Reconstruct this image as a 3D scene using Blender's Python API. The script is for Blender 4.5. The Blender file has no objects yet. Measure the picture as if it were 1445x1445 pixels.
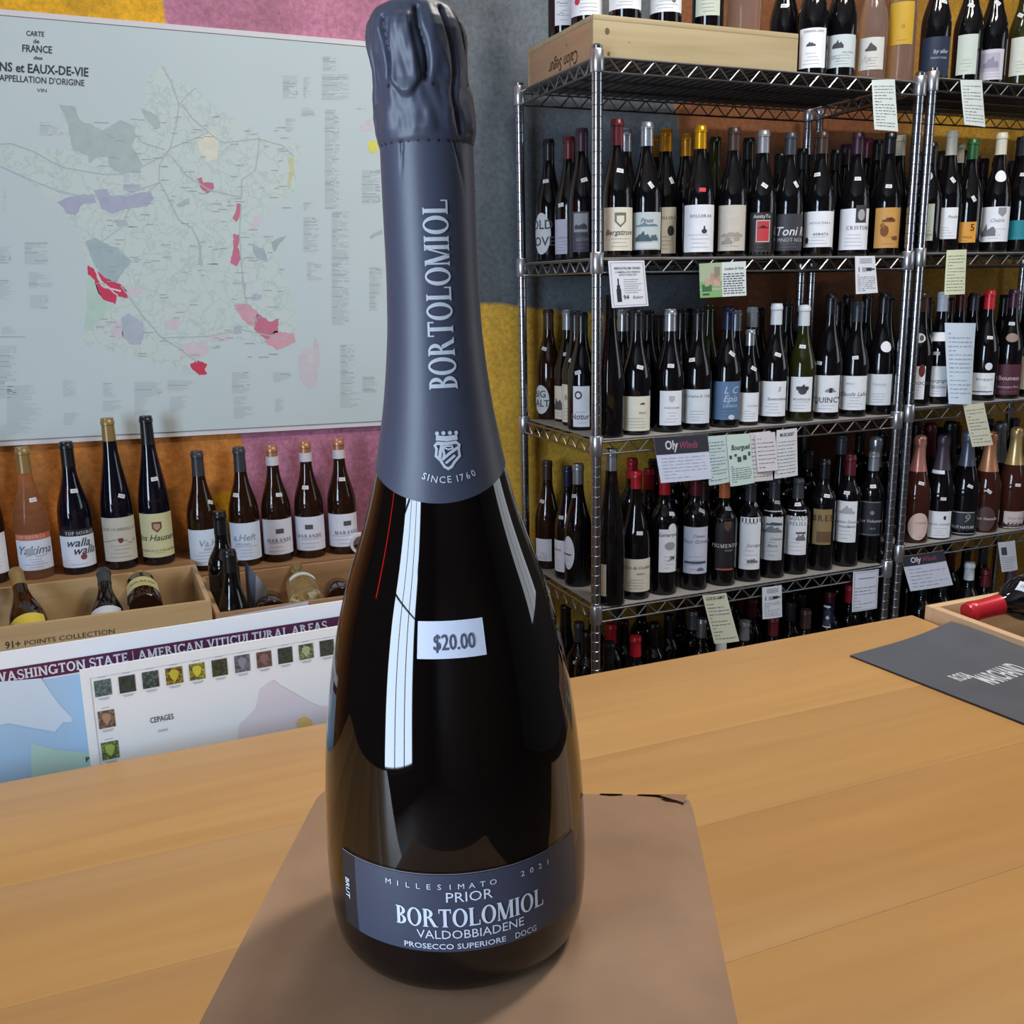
import bpy, bmesh, math, random
from math import sin, cos, pi, radians, sqrt
from mathutils import Vector, Matrix, noise
from mathutils.geometry import tessellate_polygon
random.seed(11)
S = bpy.context.scene
COL = S.collection

# ------------------------------------------------------------------ camera
CZ = 1.34                                   # lens height above the floor
PITCH, ROLL, YAW, FPX = 0.2240, -0.0174, 0.3980, 1400.0
F_ = Vector((sin(YAW)*cos(PITCH), cos(YAW)*cos(PITCH), -sin(PITCH)))
_r = Vector((cos(YAW), -sin(YAW), 0)); _u = _r.cross(F_)
R_ = cos(ROLL)*_r + sin(ROLL)*_u
U_ = -sin(ROLL)*_r + cos(ROLL)*_u
CAM = Vector((0, 0, CZ))
cam_data = bpy.data.cameras.new('camera')
cam = bpy.data.objects.new('camera', cam_data); COL.objects.link(cam)
cam_data.sensor_width = 36.0; cam_data.lens = FPX/1445*36
cam_data.clip_start = 0.02
cam.matrix_world = Matrix(((R_.x, U_.x, -F_.x, 0), (R_.y, U_.y, -F_.y, 0), (R_.z, U_.z, -F_.z, CZ), (0, 0, 0, 1)))
S.camera = cam

# ------------------------------------------------------------------ world, lights, exposure
S.view_settings.view_transform = 'Standard'
S.view_settings.look = 'None'
S.view_settings.gamma = 1.0
S.view_settings.use_curve_mapping = False
S.view_settings.exposure = 0.0
w = bpy.data.worlds.new('world'); S.world = w; w.use_nodes = True
w.node_tree.nodes['Background'].inputs[0].default_value = (0.75, 0.86, 1.0, 1)
w.node_tree.nodes['Background'].inputs[1].default_value = 0.6

WALL_Y = 2.66
ROOM = dict(x0=-2.7, x1=3.9, y0=-3.4, y1=WALL_Y, z1=3.45)
# windows: (wall, along0, along1, sill, head)
WINDOWS = [('L', -1.8, -0.2, 0.35, 2.62), ('R', -0.45, 1.05, 1.15, 2.6)]

def area(name, loc, rot, sx, sy, power, col):
    d = bpy.data.lights.new(name, 'AREA'); d.shape = 'RECTANGLE'; d.size = sx; d.size_y = sy
    d.energy = power; d.color = col
    o = bpy.data.objects.new(name, d); COL.objects.link(o); o.location = loc; o.rotation_euler = rot
    return o
def daylight(win, power, col=(0.80, 0.90, 1.0)):
    s, a, b, z0, z1 = win; m = (a+b)/2; zc = (z0+z1)/2
    if s == 'L': area('daylight', (ROOM['x0']-0.12, m, zc), (radians(90), 0, radians(-90)), b-a, z1-z0, power, col)
    if s == 'R': area('daylight', (ROOM['x1']+0.12, m, zc), (radians(90), 0, radians(90)), b-a, z1-z0, power, col)
    if s == 'F': area('daylight', (m, ROOM['y0']-0.12, zc), (radians(90), 0, 0), b-a, z1-z0, power, col)
daylight(WINDOWS[0], 210, (0.64, 0.80, 1.0))
daylight(WINDOWS[1], 14, (0.92, 0.95, 1.0))
LAMPS = [(1.70, 0.85, 50), (0.95, 1.55, 13)]     # ceiling panels (x, y, watts), built further down with their own light

# ------------------------------------------------------------------ helpers: picture point -> place in the room
def ray(x, y): return F_ + R_*((x-722.5)/FPX) - U_*((y-722.5)/FPX)
def atY(x, y, Y): d = ray(x, y); return CAM + d*(Y/d.y)
def atX(x, y, X): d = ray(x, y); return CAM + d*(X/d.x)
def atZ(x, y, z): d = ray(x, y); return CAM + d*((z-CZ)/d.z)
def atP(x, y, p0, n): d = ray(x, y); return CAM + d*((p0-CAM).dot(n)/d.dot(n))
def proj(p):
    v = Vector(p)-CAM; z = v.dot(F_)
    return 722.5+FPX*v.dot(R_)/z, 722.5-FPX*v.dot(U_)/z, z
ZOOM = dict(A=(720, 0, .26298), B=(1080, 0, .2526), C=(720, 340, .26298), D=(1080, 340, .2526), E=(720, 600, .26298),
            G=(1080, 600, .2526), H=(0, 560, .19377), I=(250, 560, .19377), M=(0, 0, .38754), N=(0, 740, .19377),
            O=(230, 740, .19377), Q=(0, 980, .19377), P=(0, 0, 1.0))
def zp(k, x, y): a, b, s = ZOOM[k]; return a+x*s, b+y*s

# ------------------------------------------------------------------ materials
def lin(c): c = c/255.0; return c/12.92 if c <= 0.04045 else ((c+0.055)/1.055)**2.4
def rgb(c): return (lin(c[0]), lin(c[1]), lin(c[2]), 1.0)
MATS = {}
def mat(c, rough=0.5, metal=0.0, spec=0.5, trans=0.0, noise_amt=0.0, noise_scale=30.0, bump=0.0, coat=0.0, stretch=None, emit=0.0, ior=1.5):
    key = (tuple(c), rough, metal, spec, trans, noise_amt, noise_scale, bump, coat, stretch, emit, ior)
    if key in MATS: return MATS[key]
    m = bpy.data.materials.new('surface'); m.use_nodes = True
    nt = m.node_tree; b = nt.nodes['Principled BSDF']
    b.inputs['Base Color'].default_value = rgb(c); b.inputs['Roughness'].default_value = rough
    b.inputs['Metallic'].default_value = metal; b.inputs['Specular IOR Level'].default_value = spec
    b.inputs['Transmission Weight'].default_value = trans; b.inputs['IOR'].default_value = ior
    b.inputs['Coat Weight'].default_value = coat; b.inputs['Coat Roughness'].default_value = 0.1
    if emit: b.inputs['Emission Color'].default_value = rgb(c); b.inputs['Emission Strength'].default_value = emit
    if noise_amt or bump:
        tc = nt.nodes.new('ShaderNodeTexCoord'); mp = nt.nodes.new('ShaderNodeMapping')
        nt.links.new(tc.outputs['Object'], mp.inputs[0])
        if stretch: mp.inputs['Scale'].default_value = stretch
        n = nt.nodes.new('ShaderNodeTexNoise'); n.inputs['Scale'].default_value = noise_scale; n.inputs['Detail'].default_value = 5
        nt.links.new(mp.outputs[0], n.inputs['Vector'])
        if noise_amt:
            cr = nt.nodes.new('ShaderNodeValToRGB'); base = rgb(c)
            cr.color_ramp.elements[0].position = 0.3; cr.color_ramp.elements[1].position = 0.7
            cr.color_ramp.elements[0].color = tuple(v*(1-noise_amt) for v in base[:3])+(1,)
            cr.color_ramp.elements[1].color = tuple(min(1, v*(1+noise_amt)) for v in base[:3])+(1,)
            nt.links.new(n.outputs[0], cr.inputs[0]); nt.links.new(cr.outputs[0], b.inputs['Base Color'])
        if bump:
            bp = nt.nodes.new('ShaderNodeBump'); bp.inputs['Strength'].default_value = bump; bp.inputs['Distance'].default_value = 0.002
            nt.links.new(n.outputs[0], bp.inputs['Height']); nt.links.new(bp.outputs[0], b.inputs['Normal'])
    MATS[key] = m
    return m
WOODS = {}
def wood(c1, c2, axis='X', scale=7.0, rough=0.45, knots=False, coat=0.0):
    key = (tuple(c1), tuple(c2), axis, scale, rough, knots, coat)
    if key in WOODS: return WOODS[key]
    m = bpy.data.materials.new('wood'); m.use_nodes = True; nt = m.node_tree; b = nt.nodes['Principled BSDF']
    tc = nt.nodes.new('ShaderNodeTexCoord'); mp = nt.nodes.new('ShaderNodeMapping'); nt.links.new(tc.outputs['Object'], mp.inputs[0])
    oi = nt.nodes.new('ShaderNodeObjectInfo')
    cmb = nt.nodes.new('ShaderNodeVectorMath'); cmb.operation = 'ADD'
    sc = nt.nodes.new('ShaderNodeVectorMath'); sc.operation = 'SCALE'; sc.inputs[0].default_value = (3.1, 7.7, 5.3)
    nt.links.new(oi.outputs['Random'], sc.inputs['Scale'])
    nt.links.new(mp.outputs[0], cmb.inputs[0]); nt.links.new(sc.outputs[0], cmb.inputs[1])
    mp.inputs['Scale'].default_value = {'X': (0.35, 5, 5), 'Y': (5, 0.35, 5), 'Z': (5, 5, 0.35)}[axis]
    n1 = nt.nodes.new('ShaderNodeTexNoise'); n1.inputs['Scale'].default_value = scale; n1.inputs['Detail'].default_value = 6; n1.inputs['Distortion'].default_value = 1.2
    n2 = nt.nodes.new('ShaderNodeTexNoise'); n2.inputs['Scale'].default_value = scale*0.28; n2.inputs['Detail'].default_value = 3
    nt.links.new(cmb.outputs[0], n1.inputs['Vector']); nt.links.new(cmb.outputs[0], n2.inputs['Vector'])
    ad = nt.nodes.new('ShaderNodeMath'); ad.operation = 'ADD'; nt.links.new(n1.outputs[0], ad.inputs[0]); nt.links.new(n2.outputs[0], ad.inputs[1])
    cr = nt.nodes.new('ShaderNodeValToRGB'); cr.color_ramp.elements[0].position = 0.75/2; cr.color_ramp.elements[1].position = 1.25/2
    hf = nt.nodes.new('ShaderNodeMath'); hf.operation = 'MULTIPLY'; hf.inputs[1].default_value = 0.5; nt.links.new(ad.outputs[0], hf.inputs[0])
    cr.color_ramp.elements[0].color = rgb(c1); cr.color_ramp.elements[1].color = rgb(c2)
    nt.links.new(hf.outputs[0], cr.inputs[0]); nt.links.new(cr.outputs[0], b.inputs['Base Color'])
    bp = nt.nodes.new('ShaderNodeBump'); bp.inputs['Strength'].default_value = 0.08; bp.inputs['Distance'].default_value = 0.001
    nt.links.new(n1.outputs[0], bp.inputs['Height']); nt.links.new(bp.outputs[0], b.inputs['Normal'])
    b.inputs['Roughness'].default_value = rough; b.inputs['Coat Weight'].default_value = coat; b.inputs['Coat Roughness'].default_value = 0.25
    WOODS[key] = m
    return m

# ------------------------------------------------------------------ mesh helpers
class MB:
    def __init__(s): s.v = []; s.f = []; s.m = []; s.mats = []
    def mi(s, m):
        if m not in s.mats: s.mats.append(m)
        return s.mats.index(m)
    def add(s, vs, fs, m):
        o = len(s.v); s.v += [tuple(p) for p in vs]; i = s.mi(m)
        for f in fs: s.f.append(tuple(k+o for k in f)); s.m.append(i)
        return s
    def box(s, x0, x1, y0, y1, z0, z1, m):
        v = [(x0, y0, z0), (x1, y0, z0), (x1, y1, z0), (x0, y1, z0), (x0, y0, z1), (x1, y0, z1), (x1, y1, z1), (x0, y1, z1)]
        return s.add(v, [(0, 3, 2, 1), (4, 5, 6, 7), (0, 1, 5, 4), (1, 2, 6, 5), (2, 3, 7, 6), (3, 0, 4, 7)], m)
    def tube(s, p, q, r, m, n=6):
        p = Vector(p); q = Vector(q); d = (q-p).normalized()
        a = d.cross(Vector((0, 0, 1)) if abs(d.z) < 0.9 else Vector((1, 0, 0))).normalized(); b = d.cross(a)
        vs = [c + r*(cos(2*pi*k/n)*a + sin(2*pi*k/n)*b) for c in (p, q) for k in range(n)]
        fs = [(k, (k+1) % n, n+(k+1) % n, n+k) for k in range(n)] + [tuple(range(n))[::-1], tuple(range(n, 2*n))]
        return s.add(vs, fs, m)
    def lathe(s, prof, m, n=24, cx=0, cy=0, fn=None):
        vs = []; fs = []
        for z, r in prof:
            for k in range(n):
                a = 2*pi*k/n; rr = r if fn is None else fn(a, z, r)
                vs.append((cx+rr*sin(a), cy-rr*cos(a), z))
        for i in range(len(prof)-1):
            for k in range(n): fs.append((i*n+k, i*n+(k+1) % n, (i+1)*n+(k+1) % n, (i+1)*n+k))
        fs.append(tuple(range(n))[::-1]); fs.append(tuple(range((len(prof)-1)*n, len(prof)*n)))
        return s.add(vs, fs, m)
    def build(s, name, parent=None, smooth=False, angle=40, loc=None, bevel=0):
        me = bpy.data.meshes.new(name); me.from_pydata(s.v, [], s.f)
        for m in s.mats: me.materials.append(m)
        me.polygons.foreach_set('material_index', s.m)
        if bevel:
            bm = bmesh.new(); bm.from_mesh(me)
            bmesh.ops.bevel(bm, geom=bm.edges[:], offset=bevel, segments=2, affect='EDGES', profile=0.6)
            bm.to_mesh(me); bm.free()
        if smooth:
            me.polygons.foreach_set('use_smooth', [True]*len(me.polygons)); me.set_sharp_from_angle(angle=radians(angle))
        me.update()
        o = bpy.data.objects.new(name, me); COL.objects.link(o)
        if parent is not None: o.parent = parent
        if loc is not None: o.location = loc
        return o
def tag(o, label=None, cat=None, group=None, kind=None):
    for k, v in (('label', label), ('category', cat), ('group', group), ('kind', kind)):
        if v: o[k] = v
    return o
def thing(name, label, cat, loc=(0, 0, 0), rot=(0, 0, 0), group=None):
    o = bpy.data.objects.new(name, None); COL.objects.link(o); o.empty_display_size = 0.05
    o.location = loc; o.rotation_euler = rot
    return tag(o, label, cat, group)
def boxobj(name, x0, x1, y0, y1, z0, z1, m, parent=None, bevel=0.0015):
    return MB().box(x0, x1, y0, y1, z0, z1, m).build(name, parent, smooth=True, angle=35, bevel=bevel)

# ------------------------------------------------------------------ lettering
_txt = {}
def text2d(s, bold=0.0, shear=0.0):
    """flat letters as triangles, cap height 1, centred on x, baseline 0 -> (verts, faces, width)"""
    k = (s, bold, shear)
    if k in _txt: return _txt[k]
    cu = bpy.data.curves.new('letters', 'FONT'); cu.body = s; cu.size = 1.0; cu.resolution_u = 2; cu.offset = bold; cu.shear = shear
    cu.fill_mode = 'FRONT'
    ob = bpy.data.objects.new('letters', cu); me = bpy.data.meshes.new_from_object(ob)
    v = [(p.co.x, p.co.y) for p in me.vertices]; f = [tuple(p.vertices) for p in me.polygons]
    bpy.data.objects.remove(ob); bpy.data.curves.remove(cu); bpy.data.meshes.remove(me)
    if not v: r = ([], [], 1.0)
    else:
        x0 = min(p[0] for p in v); x1 = max(p[0] for p in v); cap = 0.70
        v = [((p[0]-(x0+x1)/2)/cap, p[1]/cap) for p in v]; r = (v, f, (x1-x0)/cap)
    _txt[k] = r
    return r
def serif2d(s, T=0.19, t=0.055, sl=0.07, sh=0.05, gap=0.09):
    """hand-drawn serif capitals, cap height 1"""
    V = []; Fc = []
    def quad(*p):
        o = len(V); V.extend(p); Fc.append(tuple(range(o, o+len(p))))
    def rect(x0, y0, x1, y1): quad((x0, y0), (x1, y0), (x1, y1), (x0, y1))
    def ringarc(cx, cy, rx, ry, a0, a1, tx, ty, n=22):
        for k in range(n):
            A = a0+(a1-a0)*k/n; B = a0+(a1-a0)*(k+1)/n
            quad((cx+rx*cos(A), cy+ry*sin(A)), (cx+rx*cos(B), cy+ry*sin(B)), (cx+(rx-tx)*cos(B), cy+(ry-ty)*sin(B)), (cx+(rx-tx)*cos(A), cy+(ry-ty)*sin(A)))
    def diag(x0, y0, x1, y1, w_): quad((x0-w_/2, y0), (x0+w_/2, y0), (x1+w_/2, y1), (x1-w_/2, y1))
    x = 0.0
    for ch in s:
        if ch == ' ': x += 0.34; continue
        if ch == '|': rect(x+.1, -.05, x+.16, 1.05); x += .26+gap; continue
        def stem(a, w_=T, top=True, bot=True):
            rect(x+a, 0, x+a+w_, 1)
            if bot: rect(x+a-sl, 0, x+a+w_+sl, sh)
            if top: rect(x+a-sl, 1-sh, x+a+w_+sl, 1)
        if ch == 'I': stem(sl); wd = T+2*sl
        elif ch == 'B':
            stem(sl); ringarc(x+sl+T*.8, .755, .36, .245, -pi/2, pi/2, T, t); ringarc(x+sl+T*.8, .265, .41, .265, -pi/2, pi/2, T*1.05, t); wd = sl+T*.8+.41
        elif ch == 'R':
            stem(sl); ringarc(x+sl+T*.8, .74, .38, .26, -pi/2, pi/2, T, t); diag(x+.66+sl, 0, x+.36+sl, .5, T*1.1); rect(x+.56+sl, 0, x+.82+sl, sh); rect(x+.2, .47, x+.4, .47+t); wd = .80+sl
        elif ch == 'P':
            stem(sl); ringarc(x+sl+T*.8, .72, .40, .28, -pi/2, pi/2, T, t); wd = sl+T*.8+.40
        elif ch == 'D':
            stem(sl); ringarc(x+sl+T*.6, .5, .52, .5, -pi/2, pi/2, T, t); wd = sl+T*.6+.52
        elif ch == 'O': ringarc(x+.43, .5, .43, .52, 0, 2*pi, T, t*1.2, 40); wd = .86
        elif ch == 'C': ringarc(x+.43, .5, .43, .52, pi*.22, pi*1.78, T, t*1.2, 32); rect(x+.70, .70, x+.78, .99); rect(x+.70, .02, x+.78, .25); wd = .80
        elif ch == 'G': ringarc(x+.43, .5, .43, .52, pi*.22, pi*1.78, T, t*1.2, 32); rect(x+.70, .70, x+.78, .99); rect(x+.66, .04, x+.66+T, .46); rect(x+.55, .46-sh, x+.92, .46); wd = .90
        elif ch == 'T': stem(.36-T/2, top=False); rect(x, 1-t*1.3, x+.72, 1); rect(x, .76, x+.06, 1); rect(x+.66, .76, x+.72, 1); wd = .72
        elif ch == 'L': stem(sl); rect(x+sl, 0, x+.66, t*1.2); rect(x+.60, 0, x+.66, .28); wd = .66
        elif ch == 'E':
            stem(sl); rect(x+sl, 0, x+.66, t*1.2); rect(x+sl, 1-t*1.2, x+.62, 1); rect(x+sl, .5-t*.6, x+.5, .5+t*.6); rect(x+.60, 0, x+.66, .26); rect(x+.56, .76, x+.62, 1); rect(x+.45, .38, x+.5, .62); wd = .66
        elif ch == 'F':
            stem(sl); rect(x+sl, 1-t*1.2, x+.62, 1); rect(x+sl, .5-t*.6, x+.5, .5+t*.6); rect(x+.56, .76, x+.62, 1); rect(x+.45, .38, x+.5, .62); wd = .62
        elif ch == 'H': stem(sl); stem(.56); rect(x+sl, .5-t*.6, x+.6, .5+t*.6); wd = .56+T+sl
        elif ch == 'N':
            stem(sl, t*1.3); stem(.68, t*1.3, bot=False); diag(x+sl+.02+T*.4, 1, x+.68+t*.4, 0, T*1.05); wd = .68+t*1.3+sl
        elif ch == 'M':
            stem(sl, t*1.3, top=False); stem(.78, T); diag(x+sl+T*.45, 1, x+.47, 0, T*1.05); diag(x+.78+T*.3, 1, x+.49, 0, t*1.2); rect(x, 1-sh, x+sl+T, 1); wd = .78+T+sl
        elif ch == 'A':
            diag(x+.40, 1, x+.10, 0, t*1.3); diag(x+.40, 1, x+.72, 0, T*1.05); rect(x+.2, .28, x+.6, .28+t*1.1); rect(x, 0, x+.24, sh); rect(x+.55, 0, x+.90, sh); wd = .88
        elif ch == 'V': diag(x+.16, 1, x+.45, 0, T*1.05); diag(x+.74, 1, x+.47, 0, t*1.3); rect(x, 1-sh, x+.34, 1); rect(x+.60, 1-sh, x+.88, 1); wd = .88
        elif ch == 'W':
            diag(x+.14, 1, x+.36, 0, T); diag(x+.58, 1, x+.38, 0, t*1.3); diag(x+.58, 1, x+.82, 0, T); diag(x+1.06, 1, x+.84, 0, t*1.3); rect(x, 1-sh, x+.30, 1); rect(x+.92, 1-sh, x+1.2, 1); rect(x+.45, 1-sh, x+.7, 1); wd = 1.18
        elif ch == 'U':
            rect(x+.07, .32, x+.07+T, 1); rect(x+.62, .32, x+.62+t*1.3, 1); ringarc(x+.38, .34, .31, .36, pi, 2*pi, T*.75, t*1.5); rect(x, 1-sh, x+.07+T+sl, 1); rect(x+.54, 1-sh, x+.78, 1); wd = .78
        elif ch == 'S':
            pts = []
            for k in range(25):
                q = k/24
                if q < .5: A = pi*.15+(pi*1.35)*(q/.5); pts.append((.30+.24*cos(A), .75+.22*sin(A), A))
                else: A = pi*.5-(pi*1.35)*((q-.5)/.5); pts.append((.30+.26*cos(A), .26+.24*sin(A), A))
            for (a, b) in zip(pts, pts[1:]):
                q = (pts.index(a))/24; w_ = t+(T-t)*max(0, 1-abs(q-.5)*3.2)
                dx, dy = b[0]-a[0], b[1]-a[1]; L = sqrt(dx*dx+dy*dy)+1e-9; nx, ny = -dy/L*w_/2, dx/L*w_/2
                quad((x+a[0]+nx, a[1]+ny), (x+a[0]-nx, a[1]-ny), (x+b[0]-nx, b[1]-ny), (x+b[0]+nx, b[1]+ny))
            rect(x+.50, .70, x+.55, .97); rect(x+.04, .03, x+.09, .32); wd = .60
        else: rect(x, 0, x+.4, 1); wd = .4
        x += wd+gap
    x -= gap
    return [(a-x/2, b) for a, b in V], Fc, x
def tris(V, Fc):
    out = []
    for f in Fc:
        for k in range(1, len(f)-1): out.append((V[f[0]], V[f[k]], V[f[k+1]]))
    return out
def split(T_, lim):
    out = []; st = list(T_)
    while st:
        a, b, c = st.pop()
        e = [((a[0]-b[0])**2+(a[1]-b[1])**2, 0), ((b[0]-c[0])**2+(b[1]-c[1])**2, 1), ((c[0]-a[0])**2+(c[1]-a[1])**2, 2)]
        L, k = max(e)
        if L <= lim*lim or len(out) > 60000: out.append((a, b, c)); continue
        if k == 1: a, b, c = b, c, a
        elif k == 2: a, b, c = c, a, b
        m = ((a[0]+b[0])/2, (a[1]+b[1])/2); st += [(a, m, c), (m, b, c)]
    return out
def oval2d(w_, h_, n=16): return [(w_/2*cos(2*pi*k/n), h_/2*sin(2*pi*k/n)) for k in range(n)], [tuple(range(n))]
def flat(mb, V, Fc, org, ux, uy, m, sx=1.0, sy=None):
    sy = sx if sy is None else sy
    mb.add([org + ux*(p[0]*sx) + uy*(p[1]*sy) for p in V], Fc, m)
INK = mat((40, 40, 46), 0.7); WHITEINK = mat((225, 228, 235), 0.6); GREYINK = mat((128, 130, 134), 0.8)

# ================================================================== the room
def struct(o): o['kind'] = 'structure'; return o
x0, x1, y0, y1, z1 = (ROOM[k] for k in ('x0', 'x1', 'y0', 'y1', 'z1'))
m_plaster = mat((84, 78, 76), 0.8, noise_amt=0.12, noise_scale=6, bump=0.15)
m_floor = mat((80, 66, 56), 0.6, noise_amt=0.2, noise_scale=4)
m_ceil = mat((200, 195, 185), 0.9, noise_amt=0.05, noise_scale=5)
struct(MB().box(x0-.1, x1+.1, y0-.1, y1+.1, -.1, 0, m_floor).build('floor'))
struct(MB().box(x0-.1, x1+.1, y0-.1, y1+.1, z1, z1+.1, m_ceil).build('ceiling'))
def wall_with_window(name, side, holes):
    mb = MB()
    if side == 'L': X0, X1 = x0-.1, x0
    if side == 'R': X0, X1 = x1, x1+.1
    lo, hi = (y0, y1) if side in 'LR' else (x0, x1)
    def bx(a, b, za, zb):
        if side in 'LR': mb.box(X0, X1, a, b, za, zb, m_plaster)
        else: mb.box(a, b, y0-.1, y0, za, zb, m_plaster)
    c = lo
    for a, b, za, zb in holes:
        bx(c, a, 0, z1); bx(a, b, 0, za); bx(a, b, zb, z1); c = b
    bx(c, hi, 0, z1)
    return struct(mb.build(name))
m_front = wood((58, 44, 36), (84, 66, 54), 'Z', 4)
struct(MB().box(x0, x1, y0-.1, y0, 0, z1, m_front).build('wall_front'))
for i, (lx, ly, lw) in enumerate(LAMPS):
    t = thing('ceiling_lamp', ['bright flat ceiling lamp panel in front of the bottle racks', 'dim flat ceiling lamp panel towards the map'][i], 'lamp', (lx, ly, z1))
    MB().box(-.31, .31, -.16, .16, -.05, 0, mat((210, 210, 208), .5)).build('housing', t); 
    MB().box(-.29, .29, -.14, .14, -.054, -.0505, mat((250, 244, 232), .5, emit=1.0)).build('diffuser', t)
    lo = area('lamp_light', (lx, ly, z1-.06), (0, 0, 0), .56, .26, lw, (1.0, .95, .88)); 
m_frame = mat((60, 62, 66), 0.4)
for i, (s, a, b, za, zb) in enumerate(WINDOWS):
    wall_with_window({'L': 'wall_left', 'R': 'wall_right', 'F': 'wall_front'}[s], s, [(a, b, za, zb)])
    mb = MB(); t = .03
    def bar(u0, u1, v0, v1):
        if s == 'L': mb.box(x0-.07, x0-.02, u0, u1, v0, v1, m_frame)
        elif s == 'R': mb.box(x1+.02, x1+.07, u0, u1, v0, v1, m_frame)
        else: mb.box(u0, u1, y0-.07, y0-.02, v0, v1, m_frame)
    bar(a, b, za, za+t*1.4); bar(a, b, zb-t*1.4, zb); bar(a, a+t, za, zb); bar(b-t, b, za, zb)
    for k in (1, 2): bar(a+(b-a)*k/3-t/2, a+(b-a)*k/3+t/2, za, zb)
    bar(a, b, za+(zb-za)*.72-t/2, za+(zb-za)*.72+t/2)
    struct(mb.build('window_%d' % (i+1)))

t = thing('light_strip', 'red glowing light strip fixed upright beside the window', 'lamp', (x0, 1.06, 1.62))
MB().box(.0, .016, -.014, .014, 0, .75, mat((40, 40, 44), .5)).build('holder', t)
MB().tube((.022, 0, .02), (.022, 0, .73), .018, mat((255, 40, 30), .4, emit=14.0), 10).build('glow_tube', t, True)
# ---- back wall with its sponged mural
def mural():
    m = bpy.data.materials.new('mural'); m.use_nodes = True; nt = m.node_tree; L = nt.links; b = nt.nodes['Principled BSDF']
    N = nt.nodes.new
    geo = N('ShaderNodeNewGeometry'); sep = N('ShaderNodeSeparateXYZ'); L.new(geo.outputs['Position'], sep.inputs[0])
    nz = N('ShaderNodeTexNoise'); nz.inputs['Scale'].default_value = 9; nz.inputs['Detail'].default_value = 3; L.new(geo.outputs['Position'], nz.inputs['Vector'])
    def M(op, a, bb=None):
        n = N('ShaderNodeMath'); n.operation = op
        for i, v in enumerate((a, bb)):
            if v is None: continue
            if isinstance(v, (int, float)): n.inputs[i].default_value = v
            else: L.new(v, n.inputs[i])
        return n.outputs[0]
    wob = M('MULTIPLY', M('SUBTRACT', nz.outputs[0], .5), .03)
    X = M('ADD', sep.outputs[0], wob); Z = M('ADD', sep.outputs[2], wob)
    def side(p, q, soft=.006):
        """1 to the right of the line p->q (looking at the wall, going up from p to q)"""
        (ax, az), (bx, bz) = p, q; dx, dz = bx-ax, bz-az; l = sqrt(dx*dx+dz*dz); nx, nz_ = dz/l, -dx/l
        d = M('ADD', M('MULTIPLY', X, nx), M('ADD', M('MULTIPLY', Z, nz_), -(ax*nx+az*nz_)))
        mr = N('ShaderNodeMapRange'); mr.inputs['From Min'].default_value = -soft; mr.inputs['From Max'].default_value = soft
        L.new(d, mr.inputs['Value']); return mr.outputs[0]
    def disc(c, r, sx=1.0):
        d = M('SQRT', M('ADD', M('POWER', M('MULTIPLY', M('SUBTRACT', X, c[0]), 1/sx), 2.0), M('POWER', M('SUBTRACT', Z, c[1]), 2.0)))
        mr = N('ShaderNodeMapRange'); mr.inputs['From Min'].default_value = r+.006; mr.inputs['From Max'].default_value = r-.006
        L.new(d, mr.inputs['Value']); return mr.outputs[0]
    W = lambda x, y: (lambda p: (p.x, p.z))(atY(x, y, WALL_Y))
    def mix(fac, a, bb):
        n = N('ShaderNodeMix'); n.data_type = 'RGBA'
        L.new(fac, n.inputs[0])
        for i, v in ((6, a), (7, bb)):
            if isinstance(v, tuple): n.inputs[i].default_value = rgb(v)
            else: L.new(v, n.inputs[i])
        return n.outputs[2]
    up = lambda p, q: side(p, q)
    # left field: yellow above, burnt orange below
    c = mix(side(W(400, 330), W(0, 300), .12), (206, 128, 52), (232, 172, 16))
    c = mix(disc(W(322, 730), .07), c, (224, 160, 20))
    pink = side(W(343, 640), W(228, -20))
    c = mix(pink, c, (190, 122, 148))
    magenta = M('MULTIPLY', pink, side(W(600, 480), W(300, 480), .1))
    # everything lower right of the pink: golden yellow
    gold = side(W(640, 900), W(600, -20))
    c = mix(gold, c, (245, 194, 74))
    # brown-orange field further along, olive gold beyond
    c = mix(side(W(975, 900), W(945, -20), .02), c, (138, 84, 48))
    c = mix(side(W(1290, 900), W(1290, -20), .12), c, (200, 150, 50))
    # slate patch: right of the pink, above the gold, bounded by a curve
    slate = M('MULTIPLY', M('MULTIPLY', gold, M('SUBTRACT', 1.0, side(W(690, 430), W(860, 446)))), M('SUBTRACT', 1.0, side(W(1000, 445), W(948, 120))))
    c = mix(slate, c, (102, 110, 116))
    # sponged speckle
    n2 = N('ShaderNodeTexNoise'); n2.inputs['Scale'].default_value = 70; n2.inputs['Detail'].default_value = 8; n2.inputs['Roughness'].default_value = .75
    L.new(geo.outputs['Position'], n2.inputs['Vector'])
    n3 = N('ShaderNodeTexNoise'); n3.inputs['Scale'].default_value = 5; n3.inputs['Detail'].default_value = 6; L.new(geo.outputs['Position'], n3.inputs['Vector'])
    def ramp(src, p0, v0, p1, v1):
        r = N('ShaderNodeMapRange'); r.inputs['From Min'].default_value = p0; r.inputs['From Max'].default_value = p1
        r.inputs['To Min'].default_value = v0; r.inputs['To Max'].default_value = v1; L.new(src, r.inputs['Value']); return r.outputs[0]
    val = M('MULTIPLY', ramp(n2.outputs[0], .35, .72, .68, 1.3), ramp(n3.outputs[0], .3, .75, .7, 1.2))
    hsv = N('ShaderNodeHueSaturation'); L.new(val, hsv.inputs['Value']); L.new(c, hsv.inputs['Color'])
    L.new(hsv.outputs[0], b.inputs['Base Color']); b.inputs['Roughness'].default_value = .6
    bp = N('ShaderNodeBump'); bp.inputs['Strength'].default_value = .5; bp.inputs['Distance'].default_value = .004
    L.new(n2.outputs[0], bp.inputs['Height']); L.new(bp.outputs[0], b.inputs['Normal'])
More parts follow.
